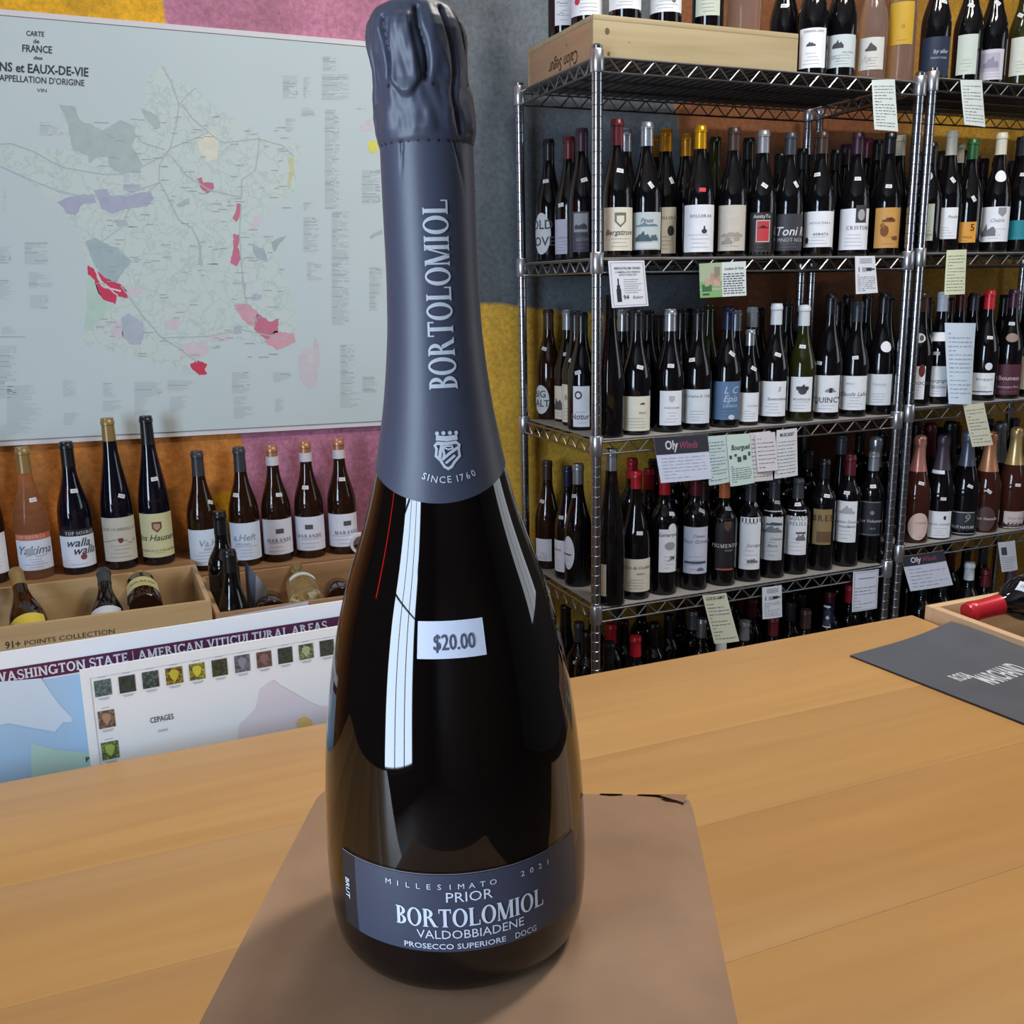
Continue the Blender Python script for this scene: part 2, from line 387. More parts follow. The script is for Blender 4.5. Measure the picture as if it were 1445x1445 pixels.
    return m
struct(MB().box(x0, x1, y1, y1+.1, 0, z1, mural()).build('wall_back'))

# ================================================================== map board on the back wall
MAPY = WALL_Y-.012
def mapboard():
    t = thing('map_board', 'large white wine map of France mounted on the painted wall', 'map', (0.2, WALL_Y, CZ))
    o0 = t.location
    tl = atY(-190, -4, MAPY); tr = atY(600, 65.5, MAPY); br = atY(600, 597, MAPY); bl = atY(-190, 640, MAPY)
    m_edge = mat((226, 222, 224), .45); m_paper = mat((206, 219, 220), .28, noise_amt=.02, noise_scale=3)
    def slab(name, q, ya, yb, m, par):
        v = [Vector((p.x, ya, p.z))-o0 for p in q] + [Vector((p.x, yb, p.z))-o0 for p in q]
        return MB().add(v, [(0, 3, 2, 1), (4, 5, 6, 7), (0, 1, 5, 4), (1, 2, 6, 5), (2, 3, 7, 6), (3, 0, 4, 7)], m).build(name, par)
    q = [tl, tr, br, bl]
    slab('backing_board', q, MAPY, WALL_Y-.0003, m_edge, t)
    ins = .013
    qi = [tl+Vector((ins, 0, -ins)), tr+Vector((-ins, 0, -ins)), br+Vector((-ins, 0, ins)), bl+Vector((ins, 0, ins))]
    PY = MAPY-.0012
    sheet = slab('map_sheet', qi, PY, MAPY, m_paper, t)
    # frame bead around the sheet
    mb = MB(); m_line = mat((150, 150, 152), .5)
    for a, b in zip(qi, qi[1:]+qi[:1]): mb.tube(Vector((a.x, PY, a.z))-o0, Vector((b.x, PY, b.z))-o0, .0011, m_line, 4)
    mb.build('bead', t)
    def pt(x, y, k='M', d=0.0): p = atY(*zp(k, x, y), PY-d); return p-o0
    def poly(mb, pts, m, d, rough=0, k='M'):
        P2 = []
        for a, b in zip(pts, pts[1:]+pts[:1]):
            P2.append(a)
            if rough:
                n = max(1, int(sqrt((a[0]-b[0])**2+(a[1]-b[1])**2)/9))
                for i in range(1, n): P2.append((a[0]+(b[0]-a[0])*i/n+random.uniform(-rough, rough), a[1]+(b[1]-a[1])*i/n+random.uniform(-rough, rough)))
        vs = [pt(x, y, k, d) for x, y in P2]
        tr = tessellate_polygon([[Vector((v.x, v.z, 0)) for v in vs]])
        out = []
        for a, b, c in tr:
            n = (vs[b]-vs[a]).cross(vs[c]-vs[a]); out.append((a, b, c) if n.y < 0 else (a, c, b))
        mb.add(vs, out, m)
    # land with its web of fine grey lines
    ml = bpy.data.materials.new('land'); ml.use_nodes = True; nt = ml.node_tree; b = nt.nodes['Principled BSDF']
    geo = nt.nodes.new('ShaderNodeNewGeometry'); nn = nt.nodes.new('ShaderNodeTexNoise'); nn.inputs['Scale'].default_value = 22; nn.inputs['Detail'].default_value = 4
    nt.links.new(geo.outputs['Position'], nn.inputs['Vector'])
    mx = nt.nodes.new('ShaderNodeMix'); mx.data_type = 'VECTOR'; mx.inputs[0].default_value = .10
    nt.links.new(geo.outputs['Position'], mx.inputs[4]); nt.links.new(nn.outputs['Color'], mx.inputs[5])
    vo = nt.nodes.new('ShaderNodeTexVoronoi'); vo.feature = 'DISTANCE_TO_EDGE'; vo.inputs['Scale'].default_value = 26; nt.links.new(mx.outputs[1], vo.inputs['Vector'])
    cr = nt.nodes.new('ShaderNodeValToRGB'); cr.color_ramp.elements[0].position = 0.0; cr.color_ramp.elements[1].position = .07
    cr.color_ramp.elements[0].color = rgb((192, 207, 202)); cr.color_ramp.elements[1].color = rgb((208, 221, 217))
    nt.links.new(vo.outputs['Distance'], cr.inputs[0]); nt.links.new(cr.outputs[0], b.inputs['Base Color']); b.inputs['Roughness'].default_value = .35
    mb = MB()
    poly(mb, [(590, 235), (640, 290), (715, 320), (790, 400), (830, 420), (940, 480), (1030, 525), (1110, 520), (1085, 590), (1075, 690), (1010, 740), (940, 800), (920, 880), (990, 860), (1040, 860), (1010, 950), (1060, 1060), (1080, 1180), (1075, 1245), (1010, 1275), (930, 1240), (830, 1230), (760, 1270), (750, 1365), (690, 1360), (600, 1330), (480, 1300), (300, 1255), (305, 1210), (320, 1000), (300, 880), (230, 770), (130, 680), (20, 600), (5, 530), (130, 540), (250, 545), (215, 380), (285, 425), (375, 470), (490, 445), (530, 380), (530, 290)], ml, .0002, 4)
    land = mb.build('land_print', sheet); land.parent = sheet
    PAL = dict(gry=(182, 196, 194), bl=(184, 192, 204), pur=(178, 182, 202), red=(214, 70, 100), pk=(220, 166, 180), ro=(206, 122, 146), grn=(192, 216, 202), mau=(216, 206, 212), oli=(208, 210, 168), tan=(226, 224, 206), teal=(172, 190, 194), yel=(230, 222, 110))
    REG = [('gry', [(215, 380), (275, 390), (285, 425), (300, 445), (330, 450), (375, 475), (440, 437), (490, 460), (495, 500), (480, 530), (520, 600), (510, 625), (440, 632), (400, 610), (390, 570), (360, 570), (325, 595), (320, 565), (265, 545), (250, 470), (240, 430)]),
           ('gry', [(512, 395), (540, 405), (575, 425), (585, 465), (560, 465), (535, 440)]),
           ('pur', [(205, 735), (260, 715), (340, 705), (350, 735), (300, 745), (275, 785), (250, 780), (230, 755)]),
           ('pur', [(340, 690), (390, 690), (400, 715), (450, 715), (545, 695), (560, 720), (540, 750), (440, 765), (410, 780), (370, 760)]),
           ('bl', [(450, 670), (510, 670), (515, 690), (450, 695)]), ('gry', [(415, 800), (460, 800), (470, 820), (430, 828)]),
           ('gry', [(640, 745), (690, 720), (690, 745), (650, 755)]),
           ('teal', [(312, 880), (345, 865), (380, 885), (430, 905), (480, 950), (450, 990), (420, 1035), (380, 1010), (350, 975), (325, 920)]),
           ('red', [(320, 965), (342, 978), (352, 1010), (372, 1045), (400, 1055), (425, 1075), (420, 1108), (375, 1090), (355, 1060), (345, 1020), (320, 1000)]),
           ('red', [(348, 980), (380, 1010), (440, 1035), (462, 1060), (465, 1085), (432, 1080), (405, 1050), (378, 1040), (362, 1015)]),
           ('mau', [(440, 1040), (520, 1050), (515, 1072), (470, 1085)]),
           ('grn', [(320, 1002), (345, 1022), (358, 1062), (380, 1095), (420, 1112), (390, 1130), (380, 1155), (350, 1180), (305, 1210), (315, 1130), (318, 1050)]),
           ('bl', [(440, 1160), (470, 1140), (520, 1175), (525, 1215), (515, 1255), (475, 1255), (445, 1225)]),
           ('mau', [(400, 1205), (420, 1170), (440, 1165), (448, 1225), (415, 1235)]), ('mau', [(605, 1170), (640, 1155), (660, 1175), (640, 1200), (610, 1200)]),
           ('ro', [(718, 650), (735, 645), (740, 665), (775, 665), (780, 685), (755, 705), (735, 690)]),
           ('ro', [(862, 740), (878, 742), (872, 790), (860, 810), (845, 795), (858, 770)]),
           ('ro', [(850, 850), (872, 855), (865, 900), (877, 940), (862, 970), (838, 955), (850, 900)]),
           ('mau', [(925, 785), (950, 780), (940, 830), (915, 835)]), ('oli', [(1045, 575), (1070, 575), (1072, 620), (1055, 685), (1045, 680), (1055, 620)]),
           ('teal', [(920, 890), (960, 905), (975, 950), (940, 945), (920, 915)]), ('teal', [(985, 880), (1045, 855), (1020, 885), (1000, 920)]),
           ('tan', [(720, 500), (770, 475), (800, 510), (790, 580), (750, 590), (725, 550)]),
           ('gry', [(718, 850), (735, 900), (738, 970), (722, 965), (725, 905)]), ('bl', [(880, 985), (892, 1030), (895, 1055), (882, 1045)]),
           ('pk', [(850, 1110), (900, 1105), (935, 1130), (940, 1160), (930, 1190), (900, 1180), (880, 1160)]),
           ('ro', [(935, 1140), (985, 1172), (1015, 1160), (1012, 1210), (970, 1235), (925, 1200)]), ('pk', [(1000, 1205), (1070, 1215), (1076, 1245), (1010, 1275), (960, 1245)]),
           ('bl', [(850, 1190), (880, 1185), (880, 1215), (855, 1218)]), ('bl', [(920, 1070), (955, 1072), (950, 1092), (918, 1092)]),
           ('mau', [(660, 1250), (750, 1245), (758, 1290), (700, 1312), (660, 1290)]), ('mau', [(770, 1215), (835, 1215), (830, 1240), (770, 1240)]),
           ('red', [(692, 1325), (720, 1312), (755, 1325), (745, 1345), (755, 1362), (725, 1365), (700, 1345)]),
           ('mau', [(1145, 1230), (1155, 1235), (1166, 1310), (1150, 1400), (1130, 1415), (1100, 1390), (1090, 1350), (1085, 1300), (1110, 1270), (1140, 1265)]),
           ('yel', [(1340, 515), (1375, 515), (1380, 550), (1350, 560), (1340, 540)]), ('mau', [(1310, 460), (1350, 430), (1355, 470), (1320, 480)]),
           ('gry', [(1345, 860), (1390, 835), (1395, 850), (1350, 870)])]
    for k, p in REG:
        mb = MB(); poly(mb, p, mat(PAL[k], .4, noise_amt=.06, noise_scale=40), .0004, 2.5); mb.build('wine_region', sheet)
    # roads
    mb = MB(); mr = mat((184, 196, 196), .5)
    def line(pts, w_):
        for (ax, ay), (bx, by) in zip(pts, pts[1:]):
            dx, dy = bx-ax, by-ay; l = sqrt(dx*dx+dy*dy); nx, ny = -dy/l*w_, dx/l*w_
            mb.add([pt(ax+nx, ay+ny, d=.0006), pt(ax-nx, ay-ny, d=.0006), pt(bx-nx, by-ny, d=.0006), pt(bx+nx, by+ny, d=.0006)], [(0, 1, 2, 3)], mr)
    for p in ([(0, 525), (40, 522), (120, 550), (190, 590), (240, 612), (380, 635), (440, 635), (520, 605), (590, 570), (620, 540), (700, 508), (760, 482)],
              [(620, 540), (640, 460), (652, 380), (620, 290), (590, 240)], [(652, 380), (690, 340), (715, 318)], [(662, 378), (700, 430), (760, 482), (810, 520), (940, 505), (1030, 530), (1070, 570)],
              [(620, 540), (580, 600), (580, 660), (612, 720), (650, 800), (700, 830), (730, 900)], [(0, 605), (100, 650), (210, 695), (300, 715), (450, 712), (580, 665)], [(625, 570), (680, 640), (760, 690), (880, 720)],
              [(880, 720), (880, 655), (930, 620), (935, 590), (945, 500)], [(878, 745), (872, 850), (878, 950), (890, 1060), (900, 1110), (930, 1190)], [(600, 545), (520, 520), (440, 440)], [(580, 665), (470, 760), (440, 830), (370, 880), (385, 960)],
              [(440, 1040), (520, 1150), (590, 1230), (640, 1260), (720, 1320)], [(590, 1230), (760, 1225), (880, 1200), (1060, 1240)]): line(p, 2.0)
    for p in ([(345, 978), (368, 1025), (400, 1050), (440, 1060)],):
        mr = mat((232, 220, 224), .5); line(p, 3)
    mb.build('road_print', sheet)
    # title
    mb = MB(); mk = mat((62, 66, 72), .5)
    def title(s, xl, xr, y, h, tilt, bold=0.02, k='P'):
        V, Fc, wd = text2d(s, bold); a = pt((xl+xr)/2, y, k, .0006); bx = pt(xr, y+tilt*(xr-xl)/2, k, .0006)-pt(xl, y-tilt*(xr-xl)/2, k, .0006)
        up_ = pt((xl+xr)/2, y-h, k, .0006)-a
        flat(mb, V, Fc, a, bx, up_, mk, 1/wd, 1.0)
    tl_ = .06
    title('CARTE', 37, 62.5, 51, 7, tl_); title('de', 47, 55.5, 61, 6, tl_); title('FRANCE', 31.5, 73.5, 74, 10, tl_); title('des', 47.5, 60, 84, 5, tl_)
    title('VINS et EAUX-DE-VIE', -14, 126, 103.5, 12.5, .066, .025); title("d'APPELLATION D'ORIGINE", -7, 120, 117.5, 9, .064, .015); title('VIN', 52, 66, 130, 5, tl_, 0)
    mb.build('title_lettering', sheet)
    # blocks of small print
    mb = MB(); mk2 = mat((196, 205, 205), .6); mk3 = mat((168, 177, 177), .6)
    COLS = [(1175, 1225, 205, 260), (1030, 1085, 275, 355), (1105, 1130, 280, 355), (1172, 1270, 270, 365), (1098, 1150, 392, 425), (1183, 1235, 398, 760), (1208, 1270, 770, 1180), (1240, 1290, 1255, 1440), (1105, 1160, 790, 915), (1118, 1172, 955, 1020),
            (1318, 1385, 620, 740), (1345, 1390, 975, 1130), (1300, 1335, 395, 400), (1320, 1375, 1370, 1430), (145, 190, 445, 490), (190, 230, 460, 490), (90, 175, 880, 960), (0, 40, 900, 960), (105, 190, 990, 1050), (110, 175, 1075, 1125), (0, 45, 1020, 1090),
            (8, 60, 1190, 1215), (0, 95, 1225, 1230), (0, 60, 1260, 1445), (230, 275, 1385, 1445), (375, 420, 1395, 1445), (490, 590, 1390, 1445), (610, 700, 1385, 1420), (845, 910, 1355, 1430), (995, 1060, 1355, 1390), (1040, 1075, 430, 480), (1105, 1140, 735, 765), (15, 22, 670, 770)]
    for a, b_, c, d in COLS:
        y = c
        while y < d:
            u = a
            while u < b_-6:
                wl = random.uniform(.25, 1.0)*(b_-a); e = min(b_, u+wl)
                mb.add([pt(u, y, d=.0005), pt(e, y, d=.0005), pt(e, y+2.6, d=.0005), pt(u, y+2.6, d=.0005)], [(0, 1, 2, 3)], mk2 if random.random() < .8 else mk3); u = e+8
                if random.random() < .5: break
            y += 5.6
    COLS2 = [(10, 60, 545, 600), (0, 50, 600, 615), (90, 112, 583, 600), (145, 176, 566, 580), (190, 215, 560, 585), (240, 265, 560, 580), (330, 352, 560, 572), (330, 362, 574, 590), (388, 402, 563, 582), (480, 510, 555, 576)]
    for a, b_, c, d in COLS2:
        y = c
        while y < d:
            e = a+random.uniform(.4, 1)*(b_-a)
            mb.add([pt(a, y, 'P', .0005), pt(e, y-.05*(e-a), 'P', .0005), pt(e, y+1-.05*(e-a), 'P', .0005), pt(a, y+1, 'P', .0005)], [(0, 1, 2, 3)], mk2); y += 2.2
    for _ in range(150):                              # place names over the land
        u = random.uniform(330, 1040); y = random.uniform(420, 1300); e = u+random.uniform(14, 40)
        mb.add([pt(u, y, d=.0007), pt(e, y, d=.0007), pt(e, y+3, d=.0007), pt(u, y+3, d=.0007)], [(0, 1, 2, 3)], mk3)
    o = mb.build('fine_print', sheet); o['kind'] = 'stuff'
mapboard()

# ================================================================== serving table
TZ = CZ-.54
def table():
    t = thing('serving_table', 'honey-coloured wooden table carrying the carton and the grey folder', 'table', (0, .6, 0))
    XL, XR, YF, YB = -1.25, 1.2071, .0, 1.178
    seams = [YF, .235, .40, .585, .77, .95, YB]
    tones = [((182, 136, 80), (194, 149, 90)), ((178, 133, 77), (190, 145, 86)), ((184, 138, 82), (196, 151, 92)), ((177, 131, 75), (189, 143, 84)), ((180, 135, 79), (192, 147, 88)), ((184, 138, 82), (196, 151, 92))]
    for i, (a, b) in enumerate(zip(seams, seams[1:])):
        boxobj('plank', XL, XR, a-.6+.00006, b-.6-.00006, TZ-.035, TZ, wood(*tones[i], 'X', 5.0, .42, coat=.08), t, .0004)
    ml = wood((140, 92, 46), (178, 126, 70), 'Z', 6)
    for sx in (XL+.06, XR-.14):
        for sy in (YF+.06, YB-.14): boxobj('leg', sx, sx+.08, sy-.6, sy-.6+.08, 0, TZ-.035, ml, t)
    ma = wood((140, 92, 46), (178, 126, 70), 'X', 6)
    boxobj('apron', XL+.14, XR-.14, YF+.08-.6, YF+.1-.6, TZ-.12, TZ-.035, ma, t); boxobj('apron', XL+.14, XR-.14, YB-.1-.6, YB-.08-.6, TZ-.12, TZ-.035, ma, t)
table()

# ================================================================== carton under the big bottle
BOXZ = CZ-.2355
def carton():
    bl, br = Vector((.0845, .4462, 0)), Vector((.2413, .3661, 0)); ax = (br-bl).normalized(); wd = (br-bl).length+.002
    ay = Vector((-ax.y, ax.x, 0)); dp = .272
    c = bl + ax*wd/2 - ay*dp/2
    t = thing('cardboard_carton', 'brown cardboard wine carton standing on the wooden table', 'box', (c.x, c.y, TZ), (0, 0, math.atan2(ax.y, ax.x)))
    m = mat((158, 124, 96), .75, noise_amt=.14, noise_scale=26, bump=.12); m2 = mat((168, 136, 108), .8, noise_amt=.08, noise_scale=60)
    H = BOXZ-TZ; hx, hy = wd/2, dp/2
    MB().box(-hx, hx, -hy, hy, 0, H-.004, m).build('body', t, True, 35, bevel=.002)
    # top panel with a crushed far corner
    mb = MB(); n = 24; vs = []; fs = []
    for j in range(n+1):
        for i in range(n+1):
            u = -1+2*i/n; v = -1+2*j/n
            r = max(0, (u-.90)/.10) if u > .9 else 0
            z = H - .0022*r*r - .0018*max(0, (-u-.95)/.05)**2 - .003*max(0, (v-.93)/.07)**2
            if u > .8 and v > .9: z -= .0015*random.random()
            vs.append((u*hx, v*hy, z))
    for j in range(n):
        for i in range(n): a = j*(n+1)+i; fs.append((a, a+1, a+n+2, a+n+1))
    mb.add(vs, fs, m)
    rim = [i for i in range(n+1)] + [j*(n+1)+n for j in range(1, n+1)] + [n*(n+1)+i for i in range(n-1, -1, -1)] + [j*(n+1) for j in range(n-1, 0, -1)]
    base = [(vs[k][0], vs[k][1], H-.0065) for k in rim]; L = len(rim)
    mb.add([vs[k] for k in rim]+base, [(k, L+k, L+(k+1) % L, (k+1) % L) for k in range(L)], m2)
    top = mb.build('top_panel', t, True, 50)
    mb = MB(); mt = mat((96, 66, 44), .9)                     # torn paper ply along the far edge
    for a, b in ((.52, .64), (.72, .93)):
        mb.add([(a*hx, hy*.988, H-.0018), ((a+b)/2*hx, hy*.978, H-.0010), (b*hx, hy*.988, H-.0018), (b*hx, hy+.0003, H-.0032), (a*hx, hy+.0003, H-.0032)], [(0, 1, 2, 3, 4)], mt)
    mb.add([(.84*hx, hy*.968, H-.0007), (.955*hx, hy*.925, H-.0008), (.985*hx, hy*.99, H-.0016), (.88*hx, hy*.994, H-.0018)], [(0, 1, 2, 3)], mat((150, 118, 92), .8))
    mb.build('torn_corner', t)
carton()

# ================================================================== grey folder on the table
def folder():
    A = Vector((.987, 1.074, TZ)); ex = Vector((.224, .026, 0)); ex.normalize(); ey = Vector((ex.y, -ex.x, 0)); wd, ln = .222, .306
    t = thing('presentation_folder', 'dark grey paper folder with white block lettering lying on table', 'folder', A, (0, 0, math.atan2(ex.y, ex.x)))
    m = mat((84, 88, 96), .42, noise_amt=.10, noise_scale=9, bump=.05); m2 = mat((70, 44, 46), .8)  # maroon under layer has the folder's shadow edge put into its colour
    lift = lambda u: .010*max(0, (u-.35)/.65)**2
    def sheet(name, z0, th, mm, sh=0.0):
        mb = MB(); n = 14; top = []; bot = []
        for i in range(n+1):
            u = i/n
            for v in (0, 1):
                x = u*wd; y = -v*ln+sh
                top.append((x, y, z0+th+lift(u))); bot.append((x, y, z0+lift(u)))
        o = len(top); fs = []
        for i in range(n):
            a = 2*i; fs += [(a, a+1, a+3, a+2), (o+a, o+a+2, o+a+3, o+a+1), (a, a+2, o+a+2, o+a), (a+1, o+a+1, o+a+3, a+3)]
        fs += [(0, o, o+1, 1), (2*n, 2*n+1, o+2*n+1, o+2*n)]
        mb.add(top+bot, fs, mm); return mb.build(name, t, True, 40)
    sheet('shadow_back_cover', .0002, .0012, m2, .001); cov = sheet('front_cover', .0022, .001, m)
    mb = MB(); mi = mat((205, 208, 214), .5)
    def word(s, px, py, h, wd_):
        V, Fc, w_ = text2d(s, .02)
        p = atZ(px, py, TZ+.004)-A; lx = p.dot(ex); ly = p.x*(-ex.y)+p.y*ex.x
        T_ = split(tris(V, Fc), .5)
        # text runs along the short edge, letters tall and narrow
        for tr in T_: mb.add([(lx+q[0]*wd_/w_, ly+q[1]*h, .0034+lift((lx+q[0]*wd_/w_)/wd)) for q in tr], [(0, 1, 2)], mi)
    word('ROSA', 1366, 957.5, .022, .030); word('MARCHAND', 1429, 957, .036, .082)
    mb.build('lettering', cov)
folder()

# ================================================================== bottles
PROF = {
 'burg': (.30, [(.001, .030), (0, .034), (.002, .037), (.006, .0385), (.125, .0385), (.142, .0378), (.158, .0352), (.174, .0308), (.19, .0258), (.205, .0214), (.22, .0180), (.235, .0158), (.25, .0148), (.284, .0142), (.285, .0156), (.293, .0156), (.294, .0145), (.3, .0140)]),
 'bord': (.30, [(.001, .030), (0, .033), (.002, .0352), (.006, .0363), (.183, .0363), (.194, .0354), (.203, .0330), (.211, .0290), (.218, .0240), (.225, .0196), (.233, .0165), (.245, .0150), (.284, .0142), (.285, .0156), (.293, .0156), (.294, .0145), (.3, .0140)]),
 'flute': (.36, [(.001, .030), (0, .034), (.002, .0368), (.006, .0382), (.13, .0382), (.155, .0370), (.18, .0342), (.205, .0302), (.23, .0256), (.255, .0212), (.28, .0176), (.305, .0153), (.344, .0142), (.345, .0156), (.353, .0156), (.354, .0145), (.36, .0140)]),
 'champ': (.31, [(.001, .033), (0, .037), (.003, .041), (.008, .0425), (.118, .0425), (.138, .0416), (.156, .0388), (.174, .0344), (.192, .0292), (.21, .0246), (.228, .0208), (.246, .0184), (.262, .0172), (.278, .0170), (.284, .0186), (.300, .0182), (.306, .0165), (.31, .0120)]),
}
def glassmat(kind):
    return {'dark': mat((13, 12, 15), .06, spec=.55), 'brown': mat((40, 22, 12), .06, spec=.55), 'green': mat((38, 40, 14), .06, spec=.55),
            'rose': mat((244, 200, 158), .03, spec=.5, trans=.9, ior=1.18), 'clear': mat((236, 224, 170), .03, spec=.5, trans=.9, ior=1.2),
            'pink': mat((62, 32, 26), .06, spec=.5), 'blue': mat((14, 13, 26), .06, spec=.6), 'smoke': mat((206, 186, 176), .03, spec=.5, trans=.85, ior=1.2)}[kind]
CAPS = {'black': ((24, 24, 27), .3, 0), 'grey': ((58, 60, 66), .35, 0), 'silver': ((176, 180, 188), .28, .75), 'gold': ((206, 152, 24), .3, .6), 'amber': ((190, 128, 22), .35, .5), 'red': ((190, 34, 48), .32, .1),
        'maroon': ((92, 26, 36), .35, 0), 'purple': ((58, 30, 48), .35, 0), 'white': ((216, 222, 228), .4, 0), 'cream': ((214, 208, 186), .4, 0), 'tan': ((160, 132, 84), .35, .3), 'green': ((44, 96, 52), .35, .2), 'navy': ((34, 38, 66), .3, .2),
        'orange': ((206, 112, 64), .4, 0), 'brown': ((66, 48, 40), .35, .1), 'rosegold': ((206, 142, 130), .3, .45), 'foilgold': ((206, 178, 124), .28, .55), 'slate': ((110, 116, 132), .3, .4), 'plum': ((74, 62, 74), .35, .2), 'copper': ((196, 140, 104), .35, .5), 'pewter': ((150, 152, 158), .35, .5)}
class Shape:
    def __init__(s, kind, H, rs=1.0):
        h0, p = PROF[kind]; k = H/h0; s.p = [(z*k, r*rs) for z, r in p]; s.H = H; s.rmax = max(r for _, r in s.p)
    def rad(s, z):
        p = s.p[1:]
        if z <= p[0][0]: return p[0][1]
        for (a, ra), (b, rb) in zip(p, p[1:]):
            if a <= z <= b: return ra+(rb-ra)*((z-a)/(b-a) if b > a else 0)
        return p[-1][1]
def surf(sh, th, z, off=0.0):
    r = sh.rad(z)+off; return Vector((r*sin(th), -r*cos(th), z))
def wrap(mb, sh, T2, th, z, off, m, ang=0.0, lim=.006):
    """lay a flat drawing (metres) on the bottle's skin, centred at angle th, height z"""
    ca, sa = cos(ang), sin(ang); r = max(.004, sh.rad(z))
    for tr in split(T2, lim):
        q = [(p[0]*ca-p[1]*sa, p[0]*sa+p[1]*ca) for p in tr]
        mb.add([surf(sh, th+p[0]/r, z+p[1], off) for p in q], [(0, 1, 2)], m)
def scaled(V, Fc, sx, sy): return tris([(a*sx, b*sy) for a, b in V], Fc)
def body_objs(t, sh, kind, glass, cap, caplen, n=22):
    MB().lathe(sh.p, glassmat(glass), n).build('body', t, True, 50)
    if cap:
        c, ro, me = CAPS[cap]; z0 = sh.H-caplen; zs = [z0]+[z for z, _ in sh.p if z > z0+.002]
        pr = [(z, sh.rad(z)+.0007) for z in zs]; pr[-1] = (sh.H, sh.rad(sh.H)+.0004); pr.append((sh.H+.0006, .006))
        fn = None
        if kind == 'champ':
            pr = []
            for k in range(20): z = z0+(sh.H-z0)*k/19; pr.append((z, sh.rad(z)+.0009))
            pr.append((sh.H+.001, .005)); sd = random.random()*50
            fn = lambda a, z, r: r*(1+.07*max(0, min(1, (z-sh.H+.035)/.01))*noise.noise(Vector((cos(a)*2.2, sin(a)*2.2, z*160+sd))))
        MB().lathe(pr, mat(c, ro, me), n if kind != 'champ' else 28, fn=fn).build('capsule', t, True, 50)
def add_label(t, sh, th0, th1, z0, z1, col, marks=(), shape='rect', name='label', prints=4, rough=.55):
    m = mat(col, rough, noise_amt=.03, noise_scale=60); mb = MB()
    if shape == 'rect':
        n = max(3, int((th1-th0)/.14)); k = max(1, int((z1-z0)/.02)); vs = []; fs = []
        for j in range(k+1):
            for i in range(n+1): vs.append(surf(sh, th0+(th1-th0)*i/n, z0+(z1-z0)*j/k, .0005))
        for j in range(k):
            for i in range(n): a = j*(n+1)+i; fs.append((a, a+1, a+n+2, a+n+1))
        mb.add(vs, fs, m)
    else:
        r = sh.rad((z0+z1)/2); V, Fc = oval2d((th1-th0)*r, z1-z0, 22)
        if shape == 'drop': V = [(a, b*(1 if b < 0 else .75)+(.0 if b < 0 else max(0, .3*b))) for a, b in V]
        wrap(mb, sh, tris(V, Fc), (th0+th1)/2, (z0+z1)/2, .0005, m, 0, .008)
    lab = mb.build(name, t, True, 60)
    mb = MB(); L = sum(col)/3; ink = mat((70, 70, 76), .7) if L > 110 else mat((190, 190, 190), .6)
    faint = mat(tuple(int(c*.72+.28*(40 if L > 110 else 220)) for c in col), .7)
    zc = (z0+z1)/2; tc = (th0+th1)/2; wd = (th1-th0)*sh.rad(zc)
    if prints:
        for k in range(prints):
            z = z0+(z1-z0)*(.10+.11*k*(3.2/prints)); w_ = wd*random.uniform(.25, .6)
            wrap(mb, sh, tris([(-w_/2, -.0007), (w_/2, -.0007), (w_/2, .0007), (-w_/2, .0007)], [(0, 1, 2, 3)]), tc+random.uniform(-.12, .12), z, .0008, faint, 0, .01)
    for im, mk in enumerate(marks):
        kd = mk[0]; lift = .0008+.00012*im
        if kd == 't':
            _, s_, th, z, h, c = mk[:6]; sh_ = mk[6] if len(mk) > 6 else 0; V, Fc, _w = text2d(s_, .012, sh_); wrap(mb, sh, scaled(V, Fc, h, h), th, z-h/2, .0009, mat(c, .6), 0, .008)
        elif kd == 's':
            _, s_, th, z, h, c = mk[:6]; V, Fc, _w = serif2d(s_, .2, .08, gap=.2) if all(ch in 'ABCDEFGHILMNOPRSTUVW |' for ch in s_) else text2d(s_, .012); wrap(mb, sh, scaled(V, Fc, h, h), th, z-h/2, .0009, mat(c, .6), 0, .008)
        else:
            em = MB()
            if kd == 'o':
                _, th, z, w_, h, c = mk; V, Fc = oval2d(w_, h); wrap(em, sh, tris(V, Fc), th, z, lift, mat(c, .6), 0, .0045)
            elif kd == 'r':
                _, th, z, w_, h, c = mk; wrap(em, sh, tris([(-w_/2, -h/2), (w_/2, -h/2), (w_/2, h/2), (-w_/2, h/2)], [(0, 1, 2, 3)]), th, z, lift, mat(c, .6), 0, .0045)
            elif kd == 'd':                                # shield
                _, th, z, w_, h, c = mk; wrap(em, sh, tris([(-w_/2, h/2), (-w_/2, -h*.1), (0, -h/2), (w_/2, -h*.1), (w_/2, h/2)], [(0, 1, 2, 3, 4)]), th, z, lift, mat(c, .6), 0, .0045)
            elif kd == 'h':                                # hill / sketch silhouette
                _, th, z, w_, h, c = mk; n = 9; P_ = [(-w_/2+w_*k/(n-1), h*(.25+.75*random.random()*sin(pi*(k+.5)/n))) for k in range(n)]
                wrap(em, sh, tris([(-w_/2, 0)]+[]+P_+[(w_/2, 0)], [tuple(range(n+2))]), th, z, lift, mat(c, .6), 0, .0045)
            elif kd == 'w':                                # scribbled line
                _, th, z, w_, h, c = mk; pts = [(-w_/2+w_*k/14, h*random.uniform(-.5, .5)) for k in range(15)]
                T2 = []
                for (a, b), (c_, d) in zip(pts, pts[1:]): T2 += tris([(a, b-.0006), (c_, d-.0006), (c_, d+.0006), (a, b+.0006)], [(0, 1, 2, 3)])
                wrap(em, sh, T2, th, z, .0009, mat(c, .6), 0, .0045)

            em.build('emblem', lab)
    if mb.v: mb.build('lettering', lab)
    return lab
